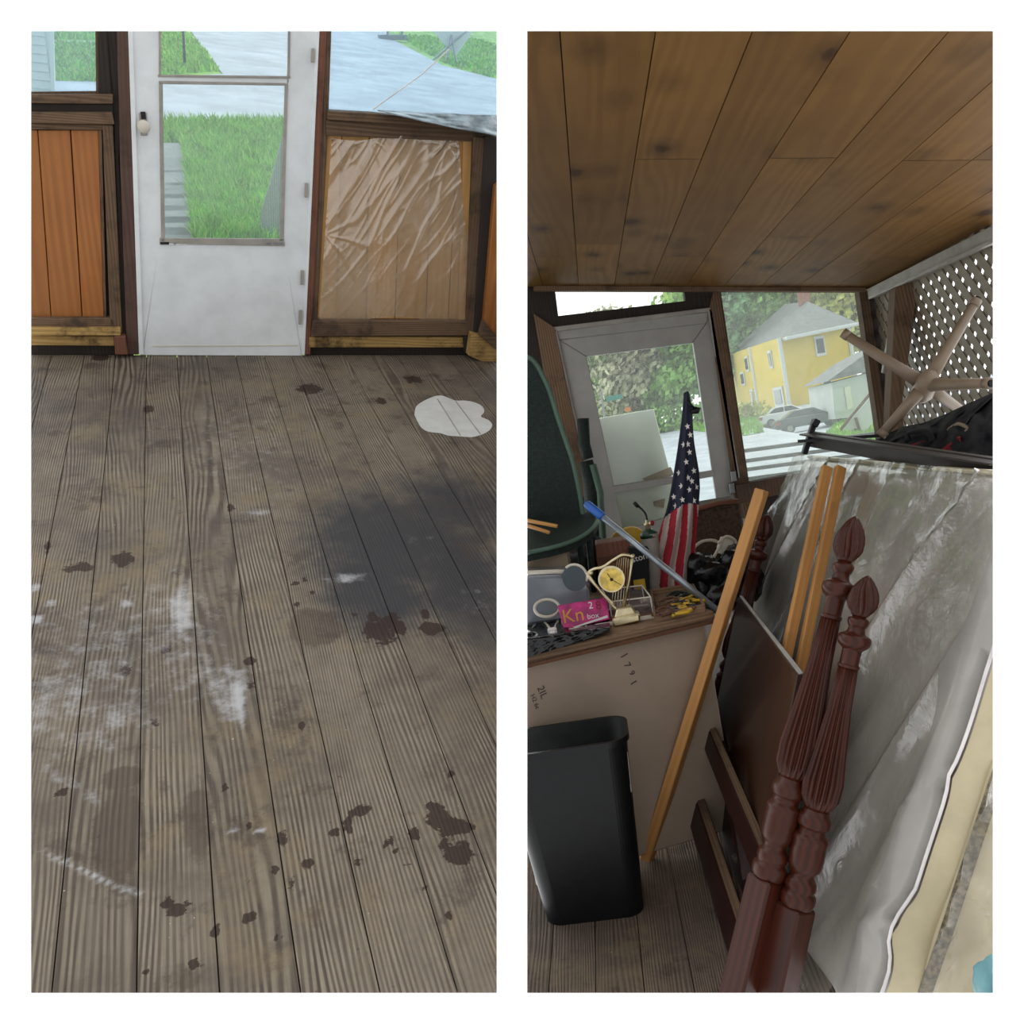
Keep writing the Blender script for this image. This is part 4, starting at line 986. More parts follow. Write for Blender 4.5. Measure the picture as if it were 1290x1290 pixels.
def leafcloud(b, c, r, n, s, mi=0):
    for _ in range(n):
        while True:
            q = V((random.uniform(-1, 1), random.uniform(-1, 1), random.uniform(-1, 1)))
            if .25 < q.length < 1: break
        p = V(c) + V((q.x * r[0], q.y * r[1], q.z * r[2])); a = V((random.gauss(0, 1), random.gauss(0, 1), random.gauss(0, 1))).normalized(); u = a.orthogonal().normalized() * s; w = a.cross(u.normalized()) * s
        b.face([p - u, p - w * .6, p + u, p + w * .6], mi=mi)
def tree(name, label, foot, h, w, leaf, trunk=.35, n=900, s=.35, group=None, bare=False):
    t = thing(name, label, 'tree', foot, group); f = V(foot)
    b = MB(); b.tube([f, f + V((0, 0, h * .3)), f + V((.02 * h, 0, h * .7))], [trunk, trunk * .7, trunk * .2], 8)
    for k in range(9 if not bare else 26):
        a = random.uniform(0, 6.28); z0 = h * random.uniform(.2, .6); L_ = w * random.uniform(.5, .9)
        b.tube([f + V((0, 0, z0)), f + V((math.cos(a) * L_ * .5, math.sin(a) * L_ * .5, z0 + h * .15)), f + V((math.cos(a) * L_, math.sin(a) * L_, z0 + h * random.uniform(.25, .4)))], [trunk * .3, trunk * .2, trunk * .06], 5)
    b.build('trunk', M['bark'], t, smooth=True)
    b = MB()
    for k in range(7):
        a = random.uniform(0, 6.28); rr = w * random.uniform(.1, .6); z = h * random.uniform(.35, .82)
        leafcloud(b, f + V((math.cos(a) * rr, math.sin(a) * rr, z)), (w * .6, w * .6, h * .22), n // 7, s)
    b.build('foliage', leaf, t, fill=False, merge=False)
def footat(px, Y): 
    p = RR.at(px, 535, Y=Y); p.z = gz(p.x, Y) ; return p
# trees seen through the door
TR = [(750, 50, 5.6, 2.0, 3, 'yellow-green tree at the far left of the door glass'), (778, 48, 6.6, 2.4, 0, 'mid green tree behind the street sign'), (812, 47, 7.2, 3.0, 4, 'pale bare-branched shrub tree in the middle of the door glass'),
      (845, 49, 7.3, 2.8, 1, 'leafy green tree above the flag tip'), (872, 47, 7.4, 2.4, 0, 'dense green tree at the right side of the door glass'), (795, 52, 5, 2.4, 2, 'dark green bush low behind the street sign'), (860, 46, 3.6, 1.8, 0, 'round green bush right of the bare shrub tree'), (826, 53, 5, 3.0, 1, 'green bush low behind the bare shrub tree')]
for px, Y, h, w_, li, lab in TR: tree('tree', lab, footat(px, Y), h, w_, M['leaf'][li], .10, 3400, .2, bare=(li == 4), group='trees across the road')
TW = [(918, 92, 18, 5, 2, 'tall dark green tree left of the yellow house'), (945, 100, 21, 6, 0, 'big green tree behind the left wing of the yellow house'), (985, 108, 22, 6, 1, 'light green tree above the yellow house roof'), (1035, 108, 21, 6, 0, 'green tree behind the chimney'), (1070, 105, 22, 5, 1, 'light green tree right of the chimney'), (1098, 100, 18, 5, 3, 'yellow-green tree at the right jamb of the big window')]
for px, Y, h, w_, li, lab in TW: tree('tree', lab, footat(px, Y), h, w_, M['leaf'][li], .3, 3600, .5, group='woods behind the yellow house')
t = thing('shrub', 'yellow-green bush at the left corner of the yellow house', 'bush', footat(945, 66)); b = MB()
for px in (932, 945, 957): leafcloud(b, footat(px, 66) + V((0, 0, .9)), (1.3, 1, 1.3), 500, .15)
b.build('foliage', M['leaf'][3], t, fill=False, merge=False)
t = thing('hedge', 'low green hedge along the far side of the road', 'hedge', footat(810, 44)); b = MB()
for px in range(738, 905, 8): leafcloud(b, footat(px, 44) + V((0, 0, .5)), (.5, .4, .8), 160, .12)
b.build('foliage', M['leaf'][0], t, fill=False, merge=False)
# street sign
t = thing('street_sign', 'green street name sign on a thin post beyond the door glass', 'sign', footat(770, 36))
p1 = footat(762, 36); b = MB(); b.tube([p1, RR.at(757, 492, Y=36)], .05, 6); b.build('post', M['metal'], t)
b = MB(); slab(b, [(763, 500), (783, 496), (784, 502), (764, 506)], 35.9, .04); b.build('name_plate', M['teal_sign'], t)
b = MB(); slab(b, [(787, 514), (794, 512), (795, 518), (788, 519)], 40, .05); tag(b.build('warning_sign', M['orange']), 'tiny orange sign beyond the top of the pale board', 'sign')

# yellow house
def hp(px, py, Y): return RR.at(px, py, Y=Y)
hs = thing('yellow_house', 'two-storey yellow house with grey hipped roof beyond the road', 'house', footat(1010, 78))
cor = [(932, 444, 511, 90), (954, 436, 509, 84), (992.5, 423.5, 505, 76), (1081, 407, 497, 79)]
zE = sum(hp(x, yt_, Y).z for x, yt_, yb2, Y in cor) / 4; zB = .6
base_pts = [V((hp(x, 500, Y).x, Y, 0)) for x, a_, b_, Y in cor]
tops = [hp(x, a_, Y).z for x, a_, b_, Y in cor]
bk = [V((base_pts[3].x + 1.5, 97, 0)), V((base_pts[0].x + 1, 99, 0))]
b = MB(); ring = [G(p, zB) for p in base_pts + bk]; tp = [G(p, z) for p, z in zip(base_pts + bk, tops + [tops[3], tops[0]])]
for i in range(6):
    j = (i + 1) % 6; b.face([ring[i], ring[j], tp[j], tp[i]])
b.face(tp); b.build('wall', M['house_yellow'], hs, fill=True)
ro = [hp(928.5, 445, 90.5), hp(953, 438, 83.5), hp(992, 426, 75), hp(1083, 407.5, 78.5), G(bk[0], tops[3]) + V((1, 1, 0)), G(bk[1], tops[0]) + V((-1, 1, 0))]
pk1 = hp(1018, 380, 86); pk2 = hp(989, 383, 93)
b = MB()
for tri in ((ro[2], ro[3], pk1), (ro[3], ro[4], pk1), (ro[4], pk2, pk1), (ro[4], ro[5], pk2), (ro[5], ro[0], pk2), (ro[0], ro[1], pk1, pk2), (ro[1], ro[2], pk1)): b.face(list(tri))
b.build('roof', M['roof'], hs, fill=True)
b = MB(); b.tube([ro[0], ro[1], ro[2], ro[3]], .16, 6); b.build('eave_trim', M['house_white'], hs)
p = hp(1012.5, 376, 87); b = MB(); b.box(p + V((-.45, -.45, -2)), p + V((.45, .45, .75))); b.build('chimney', M['brick'], hs)
def quad_on(i, j, u0, u1, ya, yb2, off):
    a_, q_ = base_pts[i], base_pts[j]; n = (q_ - a_).cross(V((0, 0, 1))).normalized(); n = n if n.y < 0 else -n
    P = []
    for u in (u0, u1): P.append(a_.lerp(q_, u))
    zt = zB + (zE - zB) * ya; zb = zB + (zE - zB) * yb2
    return [G(P[0], zb) + n * off, G(P[1], zb) + n * off, G(P[1], zt) + n * off, G(P[0], zt) + n * off], -n
for i, j, u0, u1, ya, yb2 in ((2, 3, .48, .62, .92, .66), (2, 3, .50, .64, .42, .12), (1, 2, .62, .72, .86, .62), (1, 2, .6, .9, .36, .1), (0, 1, .68, .85, .9, .68), (0, 1, .3, .5, .7, .5), (0, 1, .7, .85, .42, .16)):
    q, n = quad_on(i, j, u0, u1, ya, yb2, .12); b = MB(); b.prism(q, n * .1); wn = b.build('window', M['house_white'], hs)
    if wn is None: continue
    c = sum(q, V()) / 4; qq = [c + (v - c) * .72 - n * .05 for v in q]; b = MB(); b.prism(qq, n * .05)
    # pane is a sub-part of its window frame
    ob = b.build('pane', M['win_dark'], hs); 
    if ob: ob.parent = wn
for i in (1, 2, 3):
    b = MB(); p = base_pts[i]; b.tube([G(p, zB) + V((0, -.1, 0)), G(p, tops[i]) + V((0, -.1, 0))], .18, 6); b.build('corner_board', M['house_white'], hs)
b = MB(); q, n = quad_on(2, 3, .2, 1, .06, -.12, .1); b.prism(q, n * .1); b.build('foundation', M['win_dark'], hs)
# garage
t = thing('garage', 'white garage with grey roof in front of the yellow house', 'garage', footat(1080, 56))
Yg = 57
b = MB(); b.prism([hp(x, y, Yg) for x, y in ((1048, 482), (1120, 463), (1128, 520), (1052, 528))], (0, 6, 0)); b.build('wall', M['house_white'], t)
b = MB(); b.prism([hp(x, y, Yg - .4) for x, y in ((1042, 480.5), (1122, 461), (1118, 432), (1086, 449))], (0, 6.4, 0)); b.build('roof', M['roof'], t)
b = MB(); b.prism([hp(x, y, Yg - .1) for x, y in ((1050, 490), (1061, 487), (1065, 518), (1054, 520))], (0, .1, 0)); b.build('garage_door', M['house_white'], t)
for q in (((1064, 488), (1071, 486), (1075, 514), (1068, 516)),):
    b = MB(); b.prism([hp(x, y, Yg - .12) for x, y in q], (0, .1, 0)); b.build('side_door', M['ply_pale'], t)
# cars
def car(name, label, c, yaw, paint):
    t = thing(name, label, 'car', c); ca, sa = math.cos(yaw), math.sin(yaw)
    def P(x, y, z): return V(c) + V((x * ca - y * sa, x * sa + y * ca, z))
    body = [(-2.3, .35), (-2.35, .7), (-2.2, .95), (-1.6, 1.02), (1.0, 1.0), (2.1, .85), (2.3, .6), (2.25, .32)]
    b = MB(); b.prism([P(x, -.88, z) for x, z in body], P(0, 1.76, 0) - P(0, 0, 0)); b.build('body', paint, t, bevel=.06)
    cab = [(-1.7, 1.0), (-1.05, 1.42), (.25, 1.44), (1.05, .98)]
    b = MB(); b.prism([P(x, -.76, z) for x, z in cab], P(0, 1.52, 0) - P(0, 0, 0)); b.build('cabin', paint, t, bevel=.05)
    b = MB(); b.prism([P(x, -.79, z) for x, z in ((-1.4, 1.04), (-.95, 1.35), (-.35, 1.38), (-.35, 1.04))], P(0, 1.58, 0) - P(0, 0, 0)); b.prism([P(x, -.79, z) for x, z in ((-.27, 1.04), (-.27, 1.38), (.22, 1.38), (.8, 1.04))], P(0, 1.58, 0) - P(0, 0, 0)); b.build('side_window', M['car_glass'], t)
    for x in (-1.4, 1.4):
        for y in (-.9, .72):
            b = MB(); b.lathe(P(x, y, .33), P(x, y + .18, .33), [(0, .001), (0, .2), (0, .33), (1, .33), (1, .001)], 20, up=(0, 0, 1)); wh = b.build('wheel', M['tyre'], t)
            if y < 0 and wh:
                b = MB(); b.lathe(P(x, y - .01, .33), P(x, y, .33), [(0, .001), (0, .19), (1, .19)], 14, up=(0, 0, 1)); q = b.build('hubcap', M['metal'], t)
                if q: q.parent = wh
    b = MB(); b.prism([P(-2.34, -.89, .62), P(-2.2, -.89, .88), P(-1.95, -.89, .88), P(-2.0, -.89, .66)], P(0, .1, 0) - P(0, 0, 0)); b.build('tail_light', M['tail_red'], t)
def carat(px, Y): p = RR.at(px, 540, Y=Y); p.z = gz(p.x, Y) + .02; return p
car('white_car', 'white car parked in front of the yellow house', carat(993, 66), math.radians(4), M['car_white'])
car('dark_car', 'dark blue-grey car parked before the white car', carat(1021, 59.5), math.radians(-4), M['car_dark'])
# white sheet propped on poles
t = thing('propped_tarp', 'white sheet stretched on slanted wooden poles on the lawn', 'tarp', hit(1085, 552))
Ys = hit(1085, 552).y - .5
b = MB(); b.prism([hp(x, y, Ys) for x, y in ((1062, 540), (1104, 492), (1110, 520), (1084, 551))], (0, .06, 0)); b.build('sheet', M['house_white'], t)
for a_, q_ in (((1059, 541), (1102, 489)), ((1078, 526), (1086, 552)), ((1078, 540), (1074, 552))):
    b = MB(); b.tube([hp(*a_, Ys - .1), hp(*q_, Ys - .1)], .06, 6); b.build('prop', M['wood_red'], t)

# =================================================================== LEFT PORCH (empty floor, storm door)
room = LR
YL = LR.at(280, 447, Z=0).y
def A(x, y, d=0): return LR.at(x, y, Y=YL - d)
def lslab(b, px, d, th, mi=0, ax=None):
    b.board(); return b.prism([LR.at(x, y, Y=YL - d) for x, y in px], (0, th, 0), mi, ax)
def F0(x, y): return LR.at(x, y, Z=0)
x0 = F0(184.7, 449.5).x; pitch = (F0(333, 450).x - x0) / 4
spots = {'soot': [], 'damp': [], 'wet': [], 'chalk': []}
def spot(kind, px, py, rx, ry, amp=1.0):
    c = F0(px, py); ex = (F0(px + rx, py) - c).length; ey = (F0(px, py + ry) - F0(px, py - ry)).length / 2
    if kind == 'wet': ex *= .85; ey *= .85
    spots[kind].append((c.x, c.y, ex, ey, amp))
for s_ in ((500, 680, 120, 75, 1.0), (470, 740, 75, 60, 1.0), (570, 720, 70, 75, 1.0), (560, 640, 90, 50, .9), (590, 770, 50, 50, .8), (430, 660, 60, 50, .7), (130, 560, 90, 60, .4), (150, 800, 90, 60, .35), (40, 520, 60, 80, .5), (300, 660, 80, 70, .3), (110, 700, 60, 50, .35)): spot('soot', *s_)
for s_ in ((148, 1050, 32, 60, 1), (152, 980, 26, 14, 1), (398, 790, 34, 26, 1), (420, 1010, 20, 16, .4), (250, 1030, 22, 60, .7), (395, 1150, 16, 26, .6), (205, 1000, 14, 30, .5), (300, 1040, 14, 22, .5), (110, 960, 20, 26, .5), (340, 960, 30, 18, .4), (590, 690, 30, 20, .5), (130, 620, 40, 18, .5), (232, 1230, 60, 30, .5), (200, 470, 50, 14, .4), (500, 500, 60, 14, .4), (420, 520, 40, 10, .5), (590, 640, 30, 20, .4)): spot('damp', *s_)
for s_ in ((480, 795, 26, 20), (498, 786, 14, 18), (545, 792, 20, 10), (535, 775, 6, 10), (470, 778, 8, 10), (455, 1020, 16, 10), (437, 1040, 6, 16), (421, 1048, 8, 8), (491, 1060, 8, 10), (522, 1050, 9, 12), (552, 1030, 20, 20), (575, 1042, 28, 16), (577, 1075, 24, 18), (562, 1065, 14, 8), (545, 1017, 10, 10), (515, 1090, 7, 5), (454, 1085, 7, 7), (386, 1090, 9, 12), (364, 1112, 6, 14), (356, 1056, 8, 12), (316, 832, 9, 7), (316, 862, 6, 10), (158, 848, 8, 10), (197, 912, 7, 8), (210, 818, 8, 7), (187, 516, 9, 7), (127, 448, 14, 8), (374, 762, 6, 4), (393, 746, 6, 4), (383, 730, 5, 4), (447, 774, 5, 4), (372, 735, 5, 4), (77, 998, 6, 9), (313, 1155, 10, 10), (226, 1145, 22, 12), (212, 1138, 12, 8), (245, 1215, 8, 10), (350, 1180, 5, 8), (315, 1040, 5, 5), (284, 990, 5, 8), (100, 715, 22, 8), (155, 705, 18, 12), (568, 975, 5, 5), (567, 1155, 5, 7), (290, 640, 6, 6), (60, 690, 6, 10), (345, 1095, 8, 5), (540, 1115, 8, 5), (480, 505, 8, 5), (520, 478, 14, 6), (390, 490, 20, 8), (497, 1075, 6, 5), (181, 1225, 8, 8), (270, 1175, 7, 12), (380, 915, 6, 6)): spot('wet', *s_)
for s_ in ((120, 840, 110, 110, .42), (225, 790, 60, 90, .45), (300, 560, 90, 70, .3), (229, 770, 13, 34, 1.1), (215, 760, 24, 40, .5), (290, 870, 26, 40, .8), (300, 880, 9, 34, 1.2), (70, 880, 50, 40, .6), (150, 905, 60, 16, .6), (110, 930, 60, 30, .45), (250, 850, 50, 26, .5), (295, 1044, 12, 3, 1.4), (326, 1045, 8, 3, 1.0), (310, 545, 70, 60, .25), (410, 500, 60, 18, .3), (580, 400, 10, 10, .2), (440, 728, 30, 7, .7), (325, 645, 22, 4, .8), (160, 760, 10, 6, .8), (45, 740, 8, 6, 1), (45, 780, 10, 6, 1), (600, 760, 30, 20, .3), (64, 760, 6, 6, .9), (530, 680, 20, 8, .3)): spot('chalk', *s_)
for k in range(14): spot('chalk', 52 + k * 9.5, 1073 + k * 4.2, 9, 4, 1.05 if k > 4 else .8)
for k in range(8): spot('chalk', 60 + k * 9, 970 + k * 5.5, 9, 7, .5)
def field(kind):
    L_ = spots[kind]
    def f(x, y):
        m = 0
        for cx, cy, ex, ey, am in L_:
            dx = (x - cx) / ex; dy = (y - cy) / ey
            if -1.4 < dx < 1.4 and -1.4 < dy < 1.4:
                q = am * max(0, 1 - (dx * dx + dy * dy) * .55)
                if q > m: m = q
        return m
    return f
n0 = int((F0(39, 449).x - x0) / pitch) - 2
plank_floor('floor', M['floor_left'], x0, pitch, n0, n0 + 22, F0(250, 1262).y - .15, YL, cell=.012, fields={k: field(k) for k in spots})
b = MB(); b.box((x0 + n0 * pitch, .3, -.06), (x0 + (n0 + 22) * pitch, YL, -.012)); struct(b.build('floor_underlay', M['wood_dark']))
# white paint spill
sp = [(522, 523), (524, 513), (531, 507), (541, 502), (550, 499), (558, 499), (566, 502), (574, 505), (585, 505), (597, 507), (607, 512), (610, 519), (606, 525), (616, 530), (620, 536), (616, 543), (606, 548), (594, 551), (580, 550), (565, 549), (555, 546), (540, 544), (530, 538)]
b = MB(); q = spline([F0(x, y) for x, y in sp + [sp[0]]], 4)[:-1]; b.prism([p + V((0, 0, .0004)) for p in q], (0, 0, .0012))
o = b.build('paint_spill', M['paint']); tag(o, 'white cloud-shaped paint spill on the grey porch boards near the right wall', 'paint spill')
b = MB()
for a_, q_ in (((551, 503), (580, 549)), ((574, 506), (605, 547))):
    p, q = F0(*a_) + V((0, 0, .002)), F0(*q_) + V((0, 0, .002)); b.beam(p, q, .005, .0016)
s2 = b.build('board_line', M['white_trim'], o)  # grey strips colour in the shadow lines of the seams under the paint

# back wall: framing, panels
def ltrim(n, px, d, th, mat, ax=None):
    b = MB(); lslab(b, px, d, th, ax=ax); return struct(b.build('trim_%d' % n, M[mat], bevel=.003))
HX = V((1, 0, 0))
b = MB(); lslab(b, [(30, 150), (150, 150), (168, 447), (168, 456), (30, 456)], -.02, .05); lslab(b, [(400, 150), (640, 150), (640, 456), (385, 456)], -.02, .05)
struct(b.build('wall_back', M['wood_dark']))
# amber tongue-and-groove boards, left
t = sthing('wall_panel', A(85, 400))
sm = [[(30, 164), (47, 164), (64, 401), (30, 401)], [(48, 164), (88, 164), (103, 401), (65, 401)], [(89.5, 164), (124, 164), (131, 401), (104.2, 401)]]
for k, q in enumerate(sm):
    b = MB(); lslab(b, q, 0, .015); b.build('board', M['pine_amber'], t, bevel=.002)
b = MB(); lslab(b, [(124, 164), (128, 164), (134, 402), (131, 402)], .01, .03); b.build('edge_strip', M['wood_old'], t)
ltrim(10, [(30, 141), (141, 141), (144, 157), (30, 155)], .04, .07, 'wood_old', HX)
ltrim(11, [(30, 119), (142, 119), (142, 131), (30, 130)], .05, .08, 'wood_old', HX)
ltrim(12, [(30, 130), (142, 131), (143, 142), (30, 142)], .025, .06, 'wood_dark', HX)
ltrim(13, [(30, 155), (130, 157), (130, 164), (30, 163)], .02, .05, 'wood_old', HX)
ltrim(14, [(129, 157), (142, 158), (154, 420), (139, 420)], .03, .05, 'wood_old')
ltrim(15, [(30, 401), (143, 401), (144, 413), (30, 412)], .03, .05, 'wood_old', HX)
ltrim(16, [(30, 413), (152, 413), (152, 423), (30, 423)], .05, .07, 'wood_rot', HX)
struct_b = MB(); lslab(struct_b, [(30, 423), (144, 424), (145, 436), (30, 435)], .03, .05, ax=HX); struct(struct_b.build('baseboard_back', M['wood_rot'], bevel=.003))
ltrim(17, [(144, 424), (158, 424), (161, 447), (145, 447)], .06, .08, 'wood_red')
ltrim(18, [(123, 30), (134, 30), (142, 132), (124, 132)], .02, .05, 'wood_dark')
ltrim(19, [(133, 30), (148, 30), (152, 150), (150, 200), (162, 430), (153, 430), (143, 150)], .01, .06, 'wood_dark')
ltrim(20, [(147, 30), (162, 30), (175, 447), (160, 447), (151, 200)], .03, .08, 'wood_plum')
w = sthing('window_1', A(80, 118)); b = MB(); lslab(b, [(30, 30), (124, 30), (131, 121), (30, 121)], -.02, .003); b.build('pane', M['plastic_left'], w)
b = MB(); lslab(b, [(120, 30), (123, 30), (124, 118), (30, 120), (30, 116), (121, 115)], .01, .02); b.build('window_bead', M['wood_old'], w)

# storm door
dr = sthing('door_2', A(280, 447))
b = MB()
lslab(b, [(166, 30), (200, 30), (202, 96), (205, 305), (201, 309), (181, 447.5), (177, 447.5)], .02, .035)
lslab(b, [(166, 30), (201, 308), (362, 308), (372, 30), (399, 30), (380, 447.5), (178, 447.5)] if 0 else [(200, 308), (358, 308), (380, 447.5), (178, 447.5)], .02, .035)
lslab(b, [(365, 30), (400, 30), (380, 447.5), (357, 309), (361, 101)], .02, .035)
lslab(b, [(200, 96), (365, 98), (364, 106), (201, 104)], .02, .035)
b.build('door_panel', M['white_door'], dr, bevel=.002)
for q in ([(200, 30), (203, 30), (203, 96), (200, 96)], [(363, 30), (366, 30), (365, 98), (362, 98)], [(199, 94), (366, 96), (366, 99), (199, 97)], [(200, 103), (205, 103), (208, 305), (203, 305)], [(200, 102), (362, 105), (361.5, 108), (200, 106)], [(359, 106), (363, 106), (357, 304), (352, 304)], [(201, 300), (358, 301), (359, 310), (201, 307)]):
    b = MB(); lslab(b, q, .028, .012); b.build('glazing_strip', M['white_trim'], dr, bevel=.0015)
b = MB(); lslab(b, [(202, 305), (213, 305), (213, 308), (202, 308)], .03, .004); b.build('clip', M['dark_metal'], dr)
for x0_, x1_ in ((219, 222), (336, 341), (345, 357)):
    b = MB(); lslab(b, [(x0_, 305.5), (x1_, 305.5), (x1_, 308), (x0_, 308)], .03, .004); b.build('clip', M['metal'], dr)
b = MB(); lslab(b, [(199, 30), (367, 30), (366, 99), (199, 98)], 0, .003); b.build('upper_pane', M['glass_left'], dr)
b = MB(); lslab(b, [(202, 104), (362, 104), (355, 303), (205, 303)], 0, .003); b.build('lower_pane', M['glass_left'], dr)
b = MB(); lslab(b, [(191, 435.5), (375, 434.5), (375, 436), (191, 437)], .022, .003); b.build('kick_line', M['cream_white'], dr)
b = MB(); lslab(b, [(175, 142), (185, 142), (186, 171), (177, 171)], .03, .012); b.build('latch_plate', M['white_trim'], dr, bevel=.003)
b = MB(); lslab(b, [(177, 141), (183, 141), (184, 150), (178, 150)], .035, .01); b.build('latch_slot', M['dark_metal'], dr)
c = A(181, 158, .03); kk = .0305; b = MB(); b.lathe(c, c + V((0, -.05, 0)), [(0, .012), (.4, .012), (.5, .024), (.8, .026), (1, .018), (1, .001)], 20, up=(0, 0, 1)); b.build('knob', M['cream_white'], dr, smooth=True)
b = MB(); lslab(b, [(161, 30), (167, 30), (181, 447), (175, 447)], .035, .06); lslab(b, [(399, 30), (403, 30), (384, 447), (380, 447)], .035, .06); b.build('door_frame', M['white_door'], dr, bevel=.002)
b = MB()
for y in (70, 240, 350, 400): 
    x = 397 - (y - 39) * .048; lslab(b, [(x - 3, y - 9), (x + 1, y - 9), (x + .5, y + 9), (x - 3.5, y + 9)], .042, .01)
b.build('hinge', M['white_trim'], dr, bevel=.001)
ltrim(21, [(402, 30), (412, 30), (391, 447), (383, 447)], .03, .08, 'wood_red')
ltrim(22, [(411, 30), (418, 30), (413, 170), (400, 404), (398, 404), (396, 430), (392, 430), (399, 250)], .015, .06, 'wood_old')

# right window and the covered panel
w = sthing('window_2', A(520, 142)); b = MB(); lslab(b, [(416, 30), (640, 30), (640, 160), (412, 145)], -.02, .003); b.build('pane', M['plastic_left'], w)
b = MB(); p = [A(566, 62, -.015), A(530, 95, -.015), A(470, 138, -.015)]; b.tube(p, .003, 5); b.build('crease', M['white_ink'], w)
ltrim(23, [(413, 140), (470, 143), (640, 160), (640, 166), (413, 151)], .05, .09, 'wood_old', HX)
ltrim(24, [(411, 151), (640, 164), (640, 180), (411, 171)], .03, .06, 'wood_old', HX)
t = sthing('wall_panel', A(500, 400))
xs = [(409, 398), (431, 424), (466, 462), (506, 498), (545, 537), (577, 565), (592, 583)]
for (a0, a1), (b0, b1) in zip(xs, xs[1:]):
    b = MB(); lslab(b, [(a0, 169), (b0 - 1, 171), (b1 - 1, 406), (a1, 406)], 0, .015); b.build('board', M['pine_yellow'], t, bevel=.002)
ltrim(25, [(584, 172), (598, 174), (590, 405), (577, 405)], .015, .04, 'pine_yellow')
ltrim(26, [(597, 172), (612, 174), (598, 420), (588, 420)], .05, .08, 'wood_old')
ltrim(27, [(611, 172), (640, 174), (640, 250), (622, 300), (606, 420), (597, 420)], .06, .05, 'wood_dark')
ltrim(28, [(624, 235), (640, 220), (640, 430), (608, 425)], .10, .04, 'pine_amber')
ltrim(29, [(394, 404), (596, 405), (598, 423), (392, 424)], .045, .07, 'wood_old', HX)
b = MB(); lslab(b, [(389, 424), (585, 425), (585, 438), (387, 438)], .03, .05, ax=HX); struct(b.build('baseboard_back', M['wood_rot'], bevel=.003))
ltrim(30, [(584, 424), (600, 424), (606, 450), (586, 446)], .05, .05, 'wood_dark')
ltrim(31, [(594, 420), (612, 424), (640, 445), (640, 470), (590, 448)], .10, .05, 'wood_rot', HX)
ltrim(32, [(610, 405), (640, 440), (640, 452), (605, 424)], .13, .05, 'wood_old', HX)
# plastic film stapled over the boards
def film_pt(u, v):
    xl = interp([(0, 418), (1, 402)], v); xr = interp([(0, 578), (.35, 583), (.6, 590), (1, 585)], v)
    x = xl + (xr - xl) * u; y = 174 + (402 - 174) * v + 3 * math.sin(u * 9)
    c_ = u * .78 + v * .62; a_ = u * .62 - v * .78
    f = .010 * max(0, 1 - abs(noise.noise(V((c_ * 7, a_ * 1.6, 1)))) * 5) ** 2 * max(0, 1 - v * .95) + .005 * max(0, 1 - abs(noise.noise(V((c_ * 15, a_ * 2.6, 4)))) * 4) ** 2 * max(.15, 1 - v)
    f += .006 * noise.noise(V((u * 5, v * 4, 6)))
    for (pu, pv, am) in ((.30, 0, .8), (.90, .02, 1.0), (0.0, .53, 1.2), (.05, .0, .6)):
        du, dv = u - pu, v - pv; r = math.hypot(du, dv * 1.4) + .02; th = math.atan2(dv * 1.4, du)
        f += am * .008 * max(0, math.sin(th * 9 + pu * 5 + 1.5 * noise.noise(V((u * 6, v * 6, pu))))) ** 3 * math.exp(-r * 4.5) * min(1, r * 8)
    return A(x, y, .018 + .012 * math.sin(u * 3.14) * math.sin(v * 3.14) + f)
b = MB(); b.grid(film_pt, 150, 190); tag(b.build('plastic_film', film('thin wrinkled film', (.97, .96, .93), .36, (250, 236, 208), rough=.22, wr=.12, gloss=.6), smooth=True, fill=False), 'clear wrinkled plastic film tacked over the amber boards right of the door', 'plastic film')
# curled sheet on the sill
b = MB()
def curl(u, v):
    yt_ = interp([(0, 139), (.35, 142), (1, 146)], u); yb2 = interp([(0, 140), (.25, 150), (.6, 162), (1, 174)], u); x = 476 + 160 * u + 6 * v
    return A(x, yt_ + (yb2 - yt_) * v, .03 + .10 * v + .01 * math.sin(u * 30 + v * 3) + .02 * noise.noise(V((u * 5, v * 5, 0))))
b.grid(curl, 60, 14); tag(b.build('curled_sheet', plain('blue grey sheet', (150, 164, 170), .35, var=.25, scale=14, bump=.3), smooth=True, fill=False, solid=.006), 'curled blue-grey sheet lying on the sill of the window right of the door', 'sheet')

# ---- outside, left
sl = .05
def g2(x, y): return -.45 + sl * (y - 4)
GP = (V((0, -sl, 1)).normalized(), V((0, 4, -.45)))
def Gd(px, py, up=0):
    p = LR.at(px, py, pl=(GP[0], GP[1] + V((0, 0, up)))); return p
b = MB(); q = [(-8, 3.9), (14, 3.9), (60, 90), (-40, 90)]; b.prism([V((x, y, g2(x, y))) for x, y in q], (0, 0, -.1)); struct(b.build('ground', M['lawn']))
def patch(name, px, mat, up, th=.02):
    b = MB(); b.prism([Gd(x, y, up) for x, y in px], (0, 0, -th)); return b.build(name, mat)
struct(patch('road', [(20, 112), (205, 150), (362, 150), (660, 205), (660, 108), (557, 82), (497, 51), (480, 30), (235, 30), (262, 70), (281, 93), (200, 97), (20, 104)], M['road'], .03))
struct(patch('lane', [(20, 50), (124, 52), (124, 57), (20, 55)], M['road'], .03))
t = thing('boardwalk', 'grey weathered plank walk beside the lawn seen through the door', 'walkway', Gd(222, 290))
for k in range(8):
    y0 = 180 + (300 - 180) * (k / 8) ** .9; y1 = 180 + (312 - 180) * ((k + 1) / 8) ** .9 - 1.2
    xr0 = interp([(180, 228), (300, 243), (320, 245)], y0); xr1 = interp([(180, 228), (300, 243), (320, 245)], y1)
    b = MB(); b.board(); b.prism([Gd(196, y0, .06), Gd(xr0, y0, .06), Gd(xr1, y1, .06), Gd(196, y1, .06)], (0, 0, -.04), ax=HX); b.build('plank', M['grey_wood'], t)
